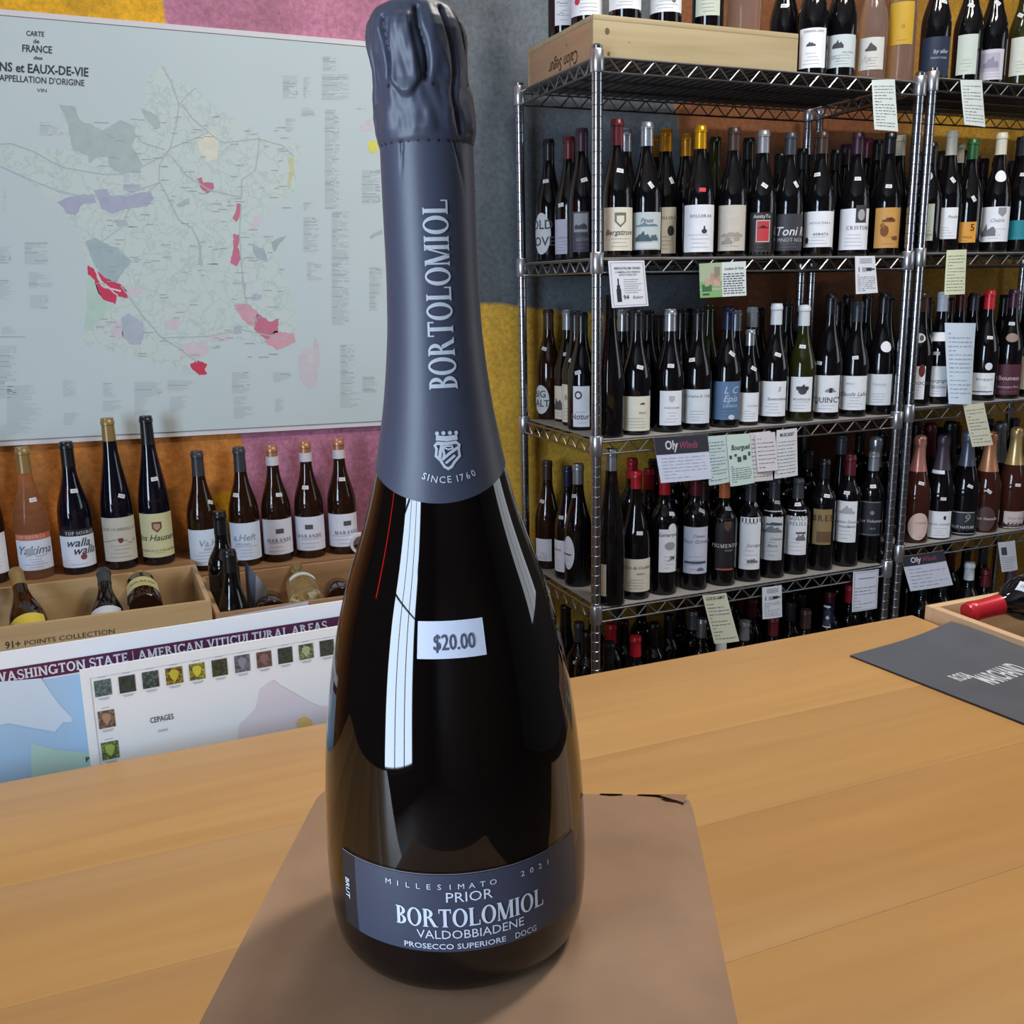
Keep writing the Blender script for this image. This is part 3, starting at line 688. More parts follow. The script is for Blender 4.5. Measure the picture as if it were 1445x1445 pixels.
def add_sticker(t, sh, th, z, ang=0.0, col=(222, 222, 226), w_=.0165, h_=.0095):
    mb = MB(); wrap(mb, sh, tris([(-w_/2, -h_/2), (w_/2, -h_/2), (w_/2, h_/2), (-w_/2, h_/2)], [(0, 1, 2, 3)]), th, z, .0006, mat(col, .6), ang, .006)
    V, Fc, _w = text2d('18.00'); wrap(mb, sh, scaled(V, Fc, h_*.34, h_*.34), th, z-h_*.16, .0009, GREYINK, ang, .006)
    mb.build('price_tag', t)

USED = {}
def hit(c, sh, x, y, lean=None):
    """angle and height on a bottle's skin seen at picture point x,y"""
    d = ray(x, y); hd = sqrt(d.x*d.x+d.y*d.y); D = sqrt(c.x*c.x+c.y*c.y)
    n = Vector((-c.x, -c.y, 0)).normalized(); tt = Vector((-n.y, n.x, 0))
    best = None; prev = None
    for k in range(161):
        s_ = (D-.055+.075*k/160)/hd; p = CAM+d*s_; z = p.z-c.z; ctr = c if lean is None else c+lean*z
        q = Vector((p.x-ctr.x, p.y-ctr.y, 0)); g = q.length-sh.rad(max(0, min(sh.H, z)))
        if best is None or g < best[0]: best = (g, q.copy(), z)
        if g <= 0: best = (g, q.copy(), z); break
    g, q, z = best
    return math.atan2(q.dot(tt), q.dot(n)), max(.001, min(sh.H-.001, z))
def place(c, group=None, lab='', cat='wine bottle'):
    n = Vector((-c.x, -c.y, 0)).normalized()          # local -Y looks at the lens
    return thing('wine_bottle', lab, cat, c, (0, 0, math.atan2(n.y, n.x)+pi/2), group)
def spot(x, y, Y, X=None): return atX(x, y, X) if X is not None else atY(x, y, Y)
def rackbottle(k, zb, x, ytop, Y, lab, kind='burg', glass='dark', cap='black', caplen=.055, labels=(), tags=(), X=None, key=None, group=None, H=None, neck=None, rs=1.0, H_rng=(.9, 1.13)):
    """k: which zoom the numbers were read in; x: middle of the body; ytop: top of the neck"""
    px, pyt = zp(k, x, ytop); h0 = PROF[kind][0]
    if neck is not None: nx, _ = zp(k, neck, 0)
    rmax = max(r for _, r in PROF[kind][1])*rs
    yb = 0
    for it in range(60):
        # row where the body middle shows
        if X is not None:
            Yy = Y
            c = None
            d = ray(px, 0)
            p = atX(px, proj((X, 2.4, zb+.08))[1], X); c = Vector((X, p.y, zb))
        else:
            p = atY(px, proj((atY(px, 500, Y).x, Y, zb+.08))[1], Y); c = Vector((p.x, Y, zb))
        clash = [u for u in USED.get(key, ()) if (u[0]-c.x)**2+(u[1]-c.y)**2 < (u[2]+rmax-.0005)**2]
        if not clash or key is None: break
        if X is not None: X += .006
        else: Y += .008
    USED.setdefault(key, []).append((c.x, c.y, rmax))
    if H is None:
        H = atY(px, pyt, c.y).z-zb; H = max(h0*H_rng[0], min(h0*H_rng[1], H))
    sh = Shape(kind, H, rs)
    t = place(c, group, lab)
    body_objs(t, sh, kind, glass, cap, caplen)
    conv = lambda a, b: hit(c, sh, *zp(k, a, b))
    for lb in labels:
        l, r, yt, yb_, col = lb[:5]; marks = lb[5] if len(lb) > 5 else (); shape = lb[6] if len(lb) > 6 else 'rect'; prints = lb[7] if len(lb) > 7 else 4
        xm = (l+r)/2; _, z1_ = conv(x, yt); _, z0_ = conv(x, yb_)
        t0, _ = conv(l, (yt+yb_)/2); t1, _ = conv(r, (yt+yb_)/2)
        if t0 < -1.2: t0 = -1.3
        if t1 > 1.2: t1 = 1.3
        sc = ZOOM[k][2]*proj(c)[2]/FPX; out = []
        for mk in marks:
            if mk[0] in 'ts': th, z = conv(mk[2], mk[3]); out.append((mk[0], mk[1], th, z, mk[4]*sc, mk[5])+tuple(mk[6:]))
            else: th, z = conv(mk[1], mk[2]); out.append((mk[0], th, z, mk[3]*sc, mk[4]*sc, mk[5]))
        add_label(t, sh, t0, t1, z0_, z1_, col, out, shape, prints=prints)
    for tg in tags:
        th, z = conv(tg[0], tg[1]); add_sticker(t, sh, th, z, radians(-tg[2]) if len(tg) > 2 else 0, tg[3] if len(tg) > 3 else (222, 222, 226))
    return t

# ================================================================== racks
RY0, RY1 = 2.15, 2.595
RXL, RXR = 1.1326, 2.0896
m_chrome = mat((178, 182, 190), .22, 1.0); m_wire = mat((150, 152, 156), .3, 1.0); m_collar = mat((196, 198, 204), .3, .9); m_liner = mat((150, 146, 142), .6)
def rack(label, xl, xr, zs, liners, ztop):
    t = thing('wire_rack', label, 'shelf rack', ((xl+xr)/2, (RY0+RY1)/2, 0)); o = Vector(t.location)
    posts = [(xl, RY0), (xr, RY0), (xl, RY1), (xr, RY1)]
    for px, py in posts:
        mb = MB(); n = 14; prof = [(0.0, .012)]; z = .0127
        while z < ztop-.02:                                   # grooved chrome tube
            prof += [(z-.0012, .0127), (z, .0114), (z+.0012, .0127)]; z += .0254
        prof += [(ztop-.004, .0127), (ztop, .009)]
        mb.lathe(prof, m_chrome, n, px-o.x, py-o.y); post = mb.build('post', t, True, 30)
        for zz in zs:
            MB().lathe([(zz-.036, .0150), (zz-.034, .0165), (zz+.012, .0165), (zz+.014, .0150)], m_collar, 14, px-o.x, py-o.y).build('collar', post, True, 40)
    def runs(mb, a, b, zz, up_, lo, m, step):
        mb.tube((a[0], a[1], zz+up_), (b[0], b[1], zz+up_), .0030, m); mb.tube((a[0], a[1], zz+lo), (b[0], b[1], zz+lo), .0030, m)
        L = sqrt((a[0]-b[0])**2+(a[1]-b[1])**2); n = max(2, int(round(L/step))); g = .02/L
        for k in range(n):
            q = [g+(1-2*g)*(k+e)/n for e in (0, .5, 1)]
            pts = [(a[0]+(b[0]-a[0])*u, a[1]+(b[1]-a[1])*u) for u in q]
            mb.tube((*pts[0], zz+up_), (*pts[1], zz+lo), .0021, m, 5); mb.tube((*pts[1], zz+lo), (*pts[2], zz+up_), .0021, m, 5)
    for i, zz in enumerate(zs):
        mb = MB(); A = (xl+.012-o.x, RY0-o.y); B = (xr-.012-o.x, RY0-o.y); C = (xl+.012-o.x, RY1-o.y); D = (xr-.012-o.x, RY1-o.y)
        runs(mb, A, B, zz, -.003, -.033, m_wire, .062); runs(mb, C, D, zz, -.003, -.033, m_wire, .062)
        A2 = (xl-o.x, RY0+.012-o.y); C2 = (xl-o.x, RY1-.012-o.y); B2 = (xr-o.x, RY0+.012-o.y); D2 = (xr-o.x, RY1-.012-o.y)
        runs(mb, A2, C2, zz, -.003, -.033, m_wire, .062); runs(mb, B2, D2, zz, -.003, -.033, m_wire, .062)
        shelf = mb.build('shelf', t, True, 60)
        mb = MB(); n = 34
        for k in range(1, n):
            x = xl+(xr-xl)*k/n-o.x; mb.tube((x, RY0-o.y, zz-.0025), (x, RY1-o.y, zz-.0025), .0024, m_wire, 5)
        for k in (1, 2, 3): y = RY0+(RY1-RY0)*k/4-o.y; mb.tube((A[0], y, zz-.0072), (B[0], y, zz-.0072), .0028, m_wire, 5)
        mb.build('deck_wires', shelf)
        if i in liners:
            boxobj('liner', xl+.016-o.x, xr-.016-o.x, RY0+.006-o.y, RY1-.006-o.y, zz+.0001, zz+.0025, m_liner, shelf, .0006)
    return t
SL = [CZ+.505, CZ+.060, CZ-.377, CZ-.814, CZ-1.235]      # shelf tops of the rack with the wooden box
SR = [CZ+.519, CZ+.068, CZ-.361, CZ-.772, CZ-1.20]       # shelf tops of the rack beside it
rack('chrome wire rack of wine with the pale wooden box on top', RXL, RXR, SL, (0, 1, 2, 3, 4), CZ+.53)
rack('chrome wire rack holding the foil-topped sparkling bottles', 2.132, 3.05, SR, (0, 1, 2, 3, 4), CZ+.545)
LN = .0025
ZL = [z+LN for z in SL]; ZR = [z+LN for z in SR]
RA, RB2 = 'wooden-box rack', 'sparkling-wine rack'
W1, W2 = 'second shelf of wooden-box rack', 'second shelf of sparkling-wine rack'
FR, R2, R3 = 2.205, 2.30, 2.39
WH = (238, 240, 246); CR = (230, 224, 206); PW = (224, 230, 236)
rb = rackbottle
# ---------------------------------------------------------------- second shelf, wooden-box rack
z = ZL[1]; K = 'L2'
def s2(*a, **k): return rb('A', z, *a, key=K, **k)
def s2b(*a, **k): return rb('B', z, *a, key=K, **k)
s2(571, 640, FR, 'dark bottle, burgundy capsule with white ring, cream shield label, '+W1, cap='maroon', caplen=.06, labels=[(505, 655, 1112, 1345, CR, [('d', 592, 1180, 62, 75, (120, 116, 104)), ('d', 592, 1182, 40, 48, CR), ('t', 'Bergstrom', 590, 1245, 26, (80, 78, 76), .3)])], tags=[(590, 915, 10)])
s2(728, 657, FR, 'dark bottle with silver capsule and blue-white landscape label, '+W1, cap='silver', labels=[(660, 806, 1138, 1340, (196, 206, 206), [('h', 735, 1215, 120, 26, (110, 132, 140)), ('h', 715, 1295, 90, 55, (70, 92, 100)), ('h', 770, 1290, 50, 36, (80, 104, 110)), ('r', 732, 1318, 140, 30, (214, 218, 220)), ('t', 'Pinot', 735, 1182, 22, (70, 90, 104), .3)])], tags=[(755, 992, 55)])
s2(1010, 675, FR, 'dark bottle, bright gold capsule, white label and red price tag, '+W1, cap='gold', labels=[(935, 1090, 1098, 1352, WH, [('s', 'HOLLORAN', 1025, 1158, 15, (110, 110, 112)), ('o', 1041, 1240, 30, 24, (60, 60, 62)), ('o', 1041, 1222, 10, 22, (60, 60, 62))])], tags=[(1032, 1018, 2, (226, 62, 74))])
s2(1187, 685, FR, 'dark bottle, black capsule, cream label with sketched hills, '+W1, cap='brown', labels=[(1117, 1260, 1100, 1345, (206, 198, 186), [('h', 1190, 1270, 120, 30, (170, 156, 144)), ('h', 1160, 1310, 60, 40, (160, 148, 140)), ('r', 1215, 1280, 30, 22, (176, 160, 146)), ('t', 'Purple', 1195, 1160, 20, (226, 216, 190))])])
s2(1342, 700, FR, 'dark bottle, pale silver capsule, black label with red square, '+W1, cap='pewter', labels=[(1285, 1402, 1140, 1370, (44, 40, 42), [('r', 1357, 1240, 74, 112, (200, 196, 190)), ('r', 1357, 1240, 64, 102, (196, 60, 68)), ('h', 1357, 1225, 52, 18, (70, 20, 26)), ('t', 'AmityTo', 1352, 1160, 18, (206, 206, 204))])], tags=[(1365, 995, 35)])
s2b(122, 740, FR, 'dark bottle with charcoal label in white brush script, '+W1, cap='grey', labels=[(45, 208, 1195, 1400, (58, 58, 66), [('t', 'Toni R', 150, 1290, 46, (222, 222, 226), .25), ('t', 'PINOT NOIR', 150, 1340, 20, (170, 170, 176))])], tags=[(172, 1030, 60)])
s2b(297, 735, FR, 'dark bottle with brown capsule and plain white label, '+W1, cap='brown', labels=[(215, 378, 1180, 1380, WH, [('s', 'ANTICA TERRA', 305, 1245, 11, (120, 120, 124)), ('s', 'AURATA', 310, 1308, 14, (80, 80, 86)), ('o', 232, 1345, 26, 36, (50, 50, 54))])], tags=[(290, 975, -5)])
s2b(492, 740, FR, 'dark bottle, purple capsule, white label with square black stamp, '+W1, cap='purple', labels=[(415, 570, 1165, 1395, WH, [('s', 'CRISTOM', 520, 1272, 20, (90, 90, 96)), ('r', 537, 1195, 62, 92, (60, 60, 64)), ('o', 537, 1200, 40, 60, (170, 170, 172))])], tags=[(517, 998, 2)])
s2b(668, 740, FR, 'dark bottle with orange flower-patterned label, '+W1, cap='black', labels=[(612, 750, 1160, 1385, (204, 152, 82), [('h', 690, 1240, 70, 36, (110, 66, 26)), ('o', 665, 1290, 44, 60, (120, 70, 24)), ('o', 720, 1330, 40, 24, (126, 74, 30)), ('o', 700, 1222, 30, 16, (90, 50, 22)), ('o', 655, 1260, 26, 26, (150, 96, 40))], 'rect', 2)], tags=[(690, 1040, 4)])
LX = RXL+.062
s2(385, 690, 2.3, 'dark bottle with purple-grey photo label beside rack end, '+W1, cap='purple', X=LX, labels=[(335, 422, 1135, 1352, (70, 62, 76), [('r', 378, 1195, 74, 95, (150, 150, 156)), ('h', 378, 1230, 66, 50, (60, 60, 68)), ('t', 'ELKTON', 385, 1285, 12, (150, 150, 156))])], tags=[(397, 965, -15)])
s2(318, 735, 2.4, 'dark bottle with red capsule and lilac-grey label, '+W1, cap='maroon', X=LX, labels=[(232, 330, 1175, 1362, (186, 186, 202), [('s', 'EVESHAM', 285, 1275, 10, (130, 130, 140))])], tags=[(272, 1100, -8)])
s2(210, 748, 2.5, 'dark bottle with white oval label and bold lettering, '+W1, cap='black', X=LX, labels=[(128, 218, 1140, 1365, (206, 208, 212), [('t', 'OLD', 165, 1205, 46, (60, 60, 64)), ('t', 'LOVE', 165, 1295, 46, (60, 60, 64))], 'oval', 0)], tags=[(190, 972, -5)])
s2(830, 692, R2, 'dark bottle, amber capsule, cream label with dark oval, '+W1, cap='amber', labels=[(770, 888, 1112, 1360, CR, [('o', 862, 1238, 38, 52, (60, 58, 54)), ('s', 'HOLLORAN', 850, 1168, 14, (110, 108, 104))])], tags=[(865, 968, 70)])
s2(935, 720, R2, 'second dark bottle with amber capsule behind front row, '+W1, cap='amber')
s2(615, 692, R2, 'dark bottle, silver capsule, behind the cream shield label, '+W1, cap='silver')
s2(762, 727, R3, 'third amber capsule bottle set deepest, '+W1, cap='amber')
s2(1088, 735, R2, 'dark green bottle behind the gold capsule, '+W1, glass='green', cap=None)
G1 = 'half-hidden dark bottles on the second shelf'
for kk, xx, yy in (('A', 1265, 740), ('A', 1435, 825), ('B', 190, 830), ('B', 375, 835), ('B', 600, 780)):
    rb(kk, z, xx, yy, R2, 'dark bottle half hidden behind front row, '+W1, cap='black', key=K, group=G1)
rb('B', z, 425, 805, R2, 'dark bottle with violet capsule behind front row, '+W1, cap='purple', key=K)
rb('B', z, 545, 770, R2, 'dark bottle with deep red capsule behind front row, '+W1, cap='maroon', key=K)
rb('B', z, 722, 755, R2, 'dark bottle with cream capsule behind front row, '+W1, cap='cream', key=K)
# second shelf, sparkling-wine rack
z = ZR[1]; K = 'R2'
rb('B', z, 900, 795, FR, 'dark bottle with pale green label by the posts, '+W2, cap='black', key=K, labels=[(850, 940, 1140, 1345, (196, 206, 190), [('h', 890, 1200, 30, 30, (70, 76, 72)), ('t', 'Domaine', 895, 1310, 12, (90, 96, 90), .2)]), (868, 935, 955, 1015, PW, (), 'oval', 0)])
rb('B', z, 1008, 730, FR, 'dark bottle with cream capsule and tall white label, '+W2, cap='cream', caplen=.065, key=K, labels=[(942, 1072, 1160, 1335, WH, [('t', 'Pouilly', 1050, 1210, 14, (130, 130, 134), .3)])], tags=[(1048, 1005, 55)])
rb('B', z, 1126, 775, FR, 'dark bottle with green capsule and orange label, '+W2, cap='green', key=K, labels=[(1070, 1176, 1240, 1355, (222, 156, 60), [('t', '5', 1156, 1270, 36, (50, 40, 30)), ('t', 'FINCA', 1128, 1325, 12, (130, 90, 30))], 'rect', 1)], tags=[(1165, 1110, 60)])
rb('B', z, 1280, 740, FR, 'dark bottle with white label showing a horse sketch, '+W2, cap='cream', caplen=.06, key=K, labels=[(1198, 1358, 1155, 1350, WH, [('h', 1240, 1320, 80, 80, (120, 122, 126)), ('d', 1325, 1185, 44, 50, (150, 152, 156)), ('t', 'Chablis', 1300, 1230, 18, (150, 150, 152), .3)]), (1285, 1345, 955, 1018, WH, (), 'oval', 0)])
rb('B', z, 1420, 755, FR, 'dark bottle with teal band label, '+W2, cap='grey', key=K, labels=[(1362, 1470, 1230, 1338, (30, 132, 148), (), 'rect', 1)], tags=[(1440, 975, 5)])
rb('B', z, 1050, 800, R2, 'dark bottle with cream capsule behind front row, '+W2, cap='cream', key=K)
rb('B', z, 1390, 760, R2, 'dark bottle with grey capsule behind front row, '+W2, cap='grey', key=K)
# ---------------------------------------------------------------- third shelf
W1, W2 = 'third shelf of wooden-box rack', 'third shelf of sparkling-wine rack'
z = ZL[2]; K = 'L3'
def c3(*a, **k): return rb('C', z, *a, key=K, **k)
def d3(*a, **k): return rb('D', z, *a, key=K, **k)
c3(533, 290, 2.20, 'tall black bottle without visible label at rack corner, '+W1, cap='black', kind='flute', X=RXL+.062)
c3(675, 362, FR, 'dark bottle, black capsule, cream label with small dark mark, '+W1, cap='black', labels=[(600, 748, 835, 1020, CR, [('h', 710, 878, 26, 14, (50, 48, 46)), ('t', 'RULLY', 712, 922, 10, (110, 108, 100))])], tags=[(697, 678, 15)])
c3(852, 365, FR, 'dark bottle with shiny silver capsule and white label, '+W1, cap='silver', labels=[(803, 918, 805, 990, WH, [('s', 'BOURGOGNE', 870, 896, 9, (130, 130, 134)), ('d', 868, 850, 30, 36, (190, 192, 196))])], tags=[(862, 670, 3)])
c3(1000, 365, FR, 'dark bottle with black capsule and plain pale label, '+W1, cap='black', labels=[(930, 1068, 798, 980, PW, [('t', 'Domaine A. Cady', 1010, 832, 14, (140, 142, 148), .2)])], tags=[(975, 638, -8)])
c3(1158, 360, FR, 'dark bottle with navy foil and blue-grey label, '+W1, cap='navy', labels=[(1088, 1230, 755, 960, (92, 122, 158), [('t', 'L C', 1190, 800, 36, (176, 196, 220), .3), ('t', 'Epis', 1185, 845, 34, (186, 204, 224), .3), ('s', 'CHINON', 1182, 886, 14, (190, 206, 224)), ('o', 1186, 946, 34, 26, (210, 216, 224))])], tags=[(1190, 605, 40)])
c3(1278, 475, FR, 'small half bottle with silver capsule and white label, '+W1, cap='silver', caplen=.042, kind='burg', rs=.80, H_rng=(.7, .95), labels=[(1228, 1330, 815, 970, WH, [('s', 'SANCERRE', 1300, 885, 8, (140, 140, 144))])], tags=[(1308, 685, 30)])
d3(45, 350, FR, 'dark bottle with white capsule and white script label, '+W1, cap='white', labels=[(-25, 112, 785, 980, WH, [('t', 'S', 80, 828, 24, (130, 130, 134), .3), ('t', 'Savennieres', 68, 882, 16, (120, 120, 126), .3)])], tags=[(70, 635, 20)])
d3(198, 358, FR, 'olive green bottle, white capsule, grape bunch label, '+W1, glass='green', cap='white', labels=[(140, 258, 760, 955, WH, [('h', 208, 835, 60, 40, (60, 60, 62)), ('o', 208, 838, 46, 40, (70, 70, 72)), ('r', 208, 822, 66, 16, (60, 60, 62)), ('t', 'MONTLOUIS', 205, 885, 12, (150, 150, 152))])], tags=[(208, 590, 5)])
d3(343, 285, FR, 'dark bottle with black capsule and spaced capitals label, '+W1, cap='black', labels=[(278, 410, 752, 958, WH, [('s', 'QUINCY', 350, 888, 30, (90, 90, 94)), ('h', 365, 845, 60, 30, (150, 150, 152)), ('r', 365, 835, 18, 26, (60, 60, 62))])], tags=[(302, 682, 5)])
d3(492, 340, FR, 'dark bottle with grey capsule and slanted signature label, '+W1, cap='grey', labels=[(425, 562, 755, 945, WH, [('t', 'Claude Lafond', 510, 855, 22, (130, 130, 134), .35), ('t', 'REUILLY', 475, 797, 9, (140, 140, 144))])], tags=[(503, 652, -6)])
d3(635, 290, FR, 'dark bottle with white oval seal and faint label, '+W1, cap='black', labels=[(567, 702, 745, 918, PW, [('t', 'Vouvray', 640, 800, 16, (176, 184, 190), .3)]), (645, 702, 560, 622, WH, (), 'oval', 0)])
c3(385, 380, 2.25, 'dark bottle with emblem label at rack end, '+W1, cap='black', X=LX, labels=[(338, 425, 780, 998, WH, [('o', 365, 828, 40, 44, (60, 62, 64)), ('o', 365, 828, 24, 26, WH), ('t', 'Noturn', 385, 942, 28, (80, 82, 88))])], tags=[(363, 706, -15)])
c3(352, 375, 2.34, 'dark bottle with narrow cream label at rack end, '+W1, cap='black', X=LX, labels=[(280, 360, 772, 975, CR, [('o', 300, 840, 20, 30, (170, 166, 150))])], tags=[(328, 645, 25)])
c3(310, 368, 2.43, 'dark bottle, dull silver capsule, label with grey hillside, '+W1, cap='pewter', X=LX, labels=[(220, 300, 780, 958, CR, [('h', 255, 905, 70, 70, (90, 88, 86))])], tags=[(300, 608, 3)])
c3(208, 365, 2.52, 'brown bottle with round white label in bold capitals, '+W1, glass='brown', cap='brown', X=LX, labels=[(128, 210, 778, 930, (214, 216, 220), [('t', 'BIG', 158, 820, 36, (60, 60, 64)), ('t', 'SALT', 160, 870, 36, (60, 60, 64))], 'drop', 0)], tags=[(182, 578, 15)])
c3(603, 368, R2, 'dark bottle with shiny silver capsule near the corner post, '+W1, cap='silver')
c3(1055, 345, R2, 'clear-necked dark bottle behind plain pale label, '+W1, cap=None, glass='green')
c3(1200, 372, R2, 'dark bottle, pewter capsule, behind the blue-grey label, '+W1, cap='pewter')
c3(1285, 355, R2, 'dark bottle, white capsule, behind the small half bottle, '+W1, cap='white')
G2 = 'half-hidden dark bottles on the third shelf'
for kk, xx, yy in (('C', 735, 372), ('C', 910, 365), ('D', 105, 345), ('D', 385, 335), ('D', 437, 300), ('D', 545, 300)):
    rb(kk, z, xx, yy, R2, 'dark bottle half hidden behind front row, '+W1, cap='black', key=K, group=G2)
z = ZR[2]; K = 'R3'
def d3r(*a, **k): return rb('D', z, *a, key=K, **k)
d3r(850, 285, FR, 'dark bottle, white collar seal, label with dark crest, '+W2, cap='brown', labels=[(800, 890, 700, 885, WH, [('o', 875, 725, 34, 70, (110, 40, 44)), ('s', 'LAROCHE', 860, 795, 18, (60, 60, 64))]), (830, 895, 515, 570, WH, [('o', 875, 542, 22, 30, (90, 90, 92))], 'oval', 0)])
d3r(960, 285, FR, 'dark bottle, silver-white capsule, white shoulder collar, '+W2, cap='white', labels=[(898, 1015, 700, 870, WH, [('t', 'Bourgogne', 965, 780, 20, (110, 110, 116), .3), ('t', 'Chardonnay', 965, 815, 13, (140, 140, 144), .3)]), (900, 1012, 510, 560, WH, (), 'rect', 0)], tags=[(958, 628, 2)])
d3r(1218, 275, FR, 'dark bottle, bright red capsule, wide white label, '+W2, cap='red', labels=[(1150, 1276, 738, 860, WH, [('t', 'Bourgogne', 1225, 772, 14, (150, 150, 154), .2), ('r', 1212, 842, 110, 5, (90, 90, 94))]), (1228, 1268, 680, 722, PW, (), 'oval', 0)], tags=[(1255, 540, 5)])
d3r(1352, 270, FR, 'dark bottle with maroon label in pale lettering, '+W2, cap='purple', labels=[(1280, 1428, 690, 860, (84, 40, 56), [('s', 'Bouness', 1365, 766, 24, (200, 188, 190)), ('t', 'Bourgogne Pinot', 1360, 815, 12, (190, 170, 176))], 'rect', 1), (1345, 1412, 515, 565, (150, 130, 120), (), 'oval', 0)], tags=[(1377, 462, 4)])
d3r(1062, 285, R2, 'dark bottle with deep red capsule behind paper sheet, '+W2, cap='maroon')
d3r(1135, 290, R2, 'dark bottle with plum capsule behind paper sheet, '+W2, cap='plum')
d3r(1475, 300, FR, 'dark bottle with beige label past the maroon one, '+W2, cap='grey', labels=[(1425, 1520, 645, 830, (190, 176, 156))])
# ---------------------------------------------------------------- fourth shelf
W1, W2 = 'fourth shelf of wooden-box rack', 'fourth shelf of sparkling-wine rack'
z = ZL[3]; K = 'L4'
def e4(*a, **k): return rb('E', z, *a, key=K, **k)
def g4(*a, **k): return rb('G', z, *a, key=K, **k)
e4(540, 120, 2.20, 'tall dark bottle with silver capsule at rack corner, '+W1, cap='silver', kind='flute', X=RXL+.062, labels=[(450, 515, 750, 920, CR)])
e4(672, 180, 2.205, 'dark bottle, red and black capsule, wide cream label, '+W1, cap='red', caplen=.045, labels=[(597, 746, 720, 895, CR, [('t', 'Clos de Coulaines', 695, 765, 16, (130, 126, 118), .3), ('t', 'ANJOU', 700, 798, 10, (110, 108, 100))])], tags=[(695, 580, 3)])
e4(823, 270, FR, 'claret bottle, crimson capsule, white label with arched top, '+W1, kind='bord', cap='red', caplen=.05, labels=[(798, 888, 560, 790, WH, [('t', 'Lamarque', 852, 588, 18, (100, 100, 104), .3), ('o', 858, 648, 60, 44, (160, 164, 170)), ('t', 'JM', 866, 712, 22, (60, 60, 66), .3)]), (850, 888, 530, 580, WH, (), 'oval', 0)], tags=[(868, 475, 8)])
e4(988, 265, FR, 'claret bottle, dark red capsule, label with slate band, '+W1, kind='bord', cap='maroon', caplen=.055, labels=[(930, 1055, 548, 798, (206, 210, 226), [('t', 'Chateau', 1015, 595, 14, (140, 140, 150), .3), ('t', 'Fleur Grimaud', 1010, 625, 20, (130, 130, 140), .3), ('r', 992, 738, 122, 12, (70, 78, 110)), ('h', 1020, 780, 40, 22, (110, 114, 130))])], tags=[(1028, 458, 25)])
e4(1140, 300, FR, 'claret bottle with orange capsule and black label, '+W1, kind='bord', cap='orange', caplen=.045, labels=[(1100, 1197, 500, 780, (34, 30, 32), [('s', 'PIGMENTUM', 1165, 648, 20, (206, 206, 208)), ('d', 1168, 545, 40, 56, (96, 70, 60)), ('t', 'MALBEC', 1175, 672, 9, (150, 150, 152)), ('r', 1150, 774, 92, 9, (176, 96, 90))], 'rect', 0)], tags=[(1170, 448, 8)])
e4(1280, 300, FR, 'claret bottle with white label and tiny village drawing, '+W1, kind='bord', cap='grey', labels=[(1230, 1340, 495, 775, WH, [('h', 1300, 740, 60, 36, (120, 120, 124)), ('t', 'Clos de los', 1290, 525, 11, (140, 140, 144), .3), ('t', 'Jordan', 1305, 645, 20, (150, 150, 156), .3)])], tags=[(1320, 425, 25)])
g4(38, 300, FR, 'claret bottle with vineyard landscape on white label, '+W1, kind='bord', cap='grey', labels=[(-18, 95, 478, 755, (206, 210, 214), [('h', 40, 600, 108, 40, (120, 126, 130)), ('h', 50, 560, 90, 26, (80, 86, 90)), ('t', 'Chateau', 62, 635, 14, (130, 130, 134), .3), ('t', 'Mayne', 40, 672, 14, (130, 130, 134), .3)])], tags=[(68, 430, 8)])
g4(170, 300, FR, 'claret bottle with white label in large serif capitals, '+W1, kind='bord', cap='grey', labels=[(118, 230, 475, 725, WH, [('s', 'MOULIN', 190, 522, 20, (110, 110, 116)), ('s', 'DELILLE', 192, 550, 20, (110, 110, 116)), ('h', 198, 645, 54, 50, (120, 120, 124)), ('r', 198, 602, 54, 10, (90, 90, 94))])], tags=[(182, 442, -4)])
g4(310, 190, FR, 'claret bottle with bronze label in bold letters, '+W1, kind='bord', cap='black', labels=[(265, 368, 470, 668, (150, 126, 86), [('s', 'BREL', 325, 520, 34, (70, 52, 36)), ('r', 328, 625, 80, 60, (110, 84, 54))], 'rect', 1)], tags=[(345, 395, 8)])
g4(452, 165, FR, 'claret bottle, maroon capsule, label with castle drawing, '+W1, kind='bord', cap='maroon', caplen=.06, labels=[(397, 508, 425, 655, WH, [('h', 455, 495, 84, 50, (176, 178, 182)), ('t', 'Chateau Donnay', 455, 540, 15, (130, 130, 136), .2), ('t', 'Haut-Medoc', 460, 566, 13, (130, 130, 136), .2)])], tags=[(455, 378, 3)])
g4(580, 150, FR, 'claret bottle with silver band capsule and black label, '+W1, kind='bord', cap='pewter', labels=[(522, 642, 425, 620, (38, 40, 46), [('t', 'Les Volumes', 590, 535, 17, (186, 188, 194), .2), ('o', 597, 490, 22, 24, (130, 132, 138)), ('r', 582, 430, 116, 5, (130, 132, 138)), ('t', '2019', 598, 578, 10, (160, 160, 164)), ('r', 582, 612, 116, 4, (130, 132, 138))], 'rect', 0)], tags=[(602, 342, -4)])
e4(365, 175, 2.3, 'dark bottle, pewter capsule, half-round white label at end, '+W1, cap='pewter', X=LX, labels=[(250, 345, 600, 780, WH, [('r', 300, 690, 80, 8, (70, 76, 90))], 'oval', 2)], tags=[(342, 380, -8)])
e4(310, 220, 2.4, 'dark bottle with navy capsule and white label at end, '+W1, cap='navy', X=LX, labels=[(218, 292, 622, 790, WH, [('t', 'Gamay', 255, 665, 14, (120, 120, 126), .2)])], tags=[(272, 495, 0)])
e4(202, 190, 2.5, 'brown bottle with brown capsule at rack end, '+W1, glass='brown', cap='brown', X=LX, labels=[(140, 222, 612, 730, WH)], tags=[(170, 408, 10)])
e4(738, 235, R2, 'claret bottle, bright red capsule, behind wide cream label, '+W1, kind='bord', cap='red')
e4(650, 178, R3, 'claret bottle, second red capsule deep behind cream label, '+W1, kind='bord', cap='red')
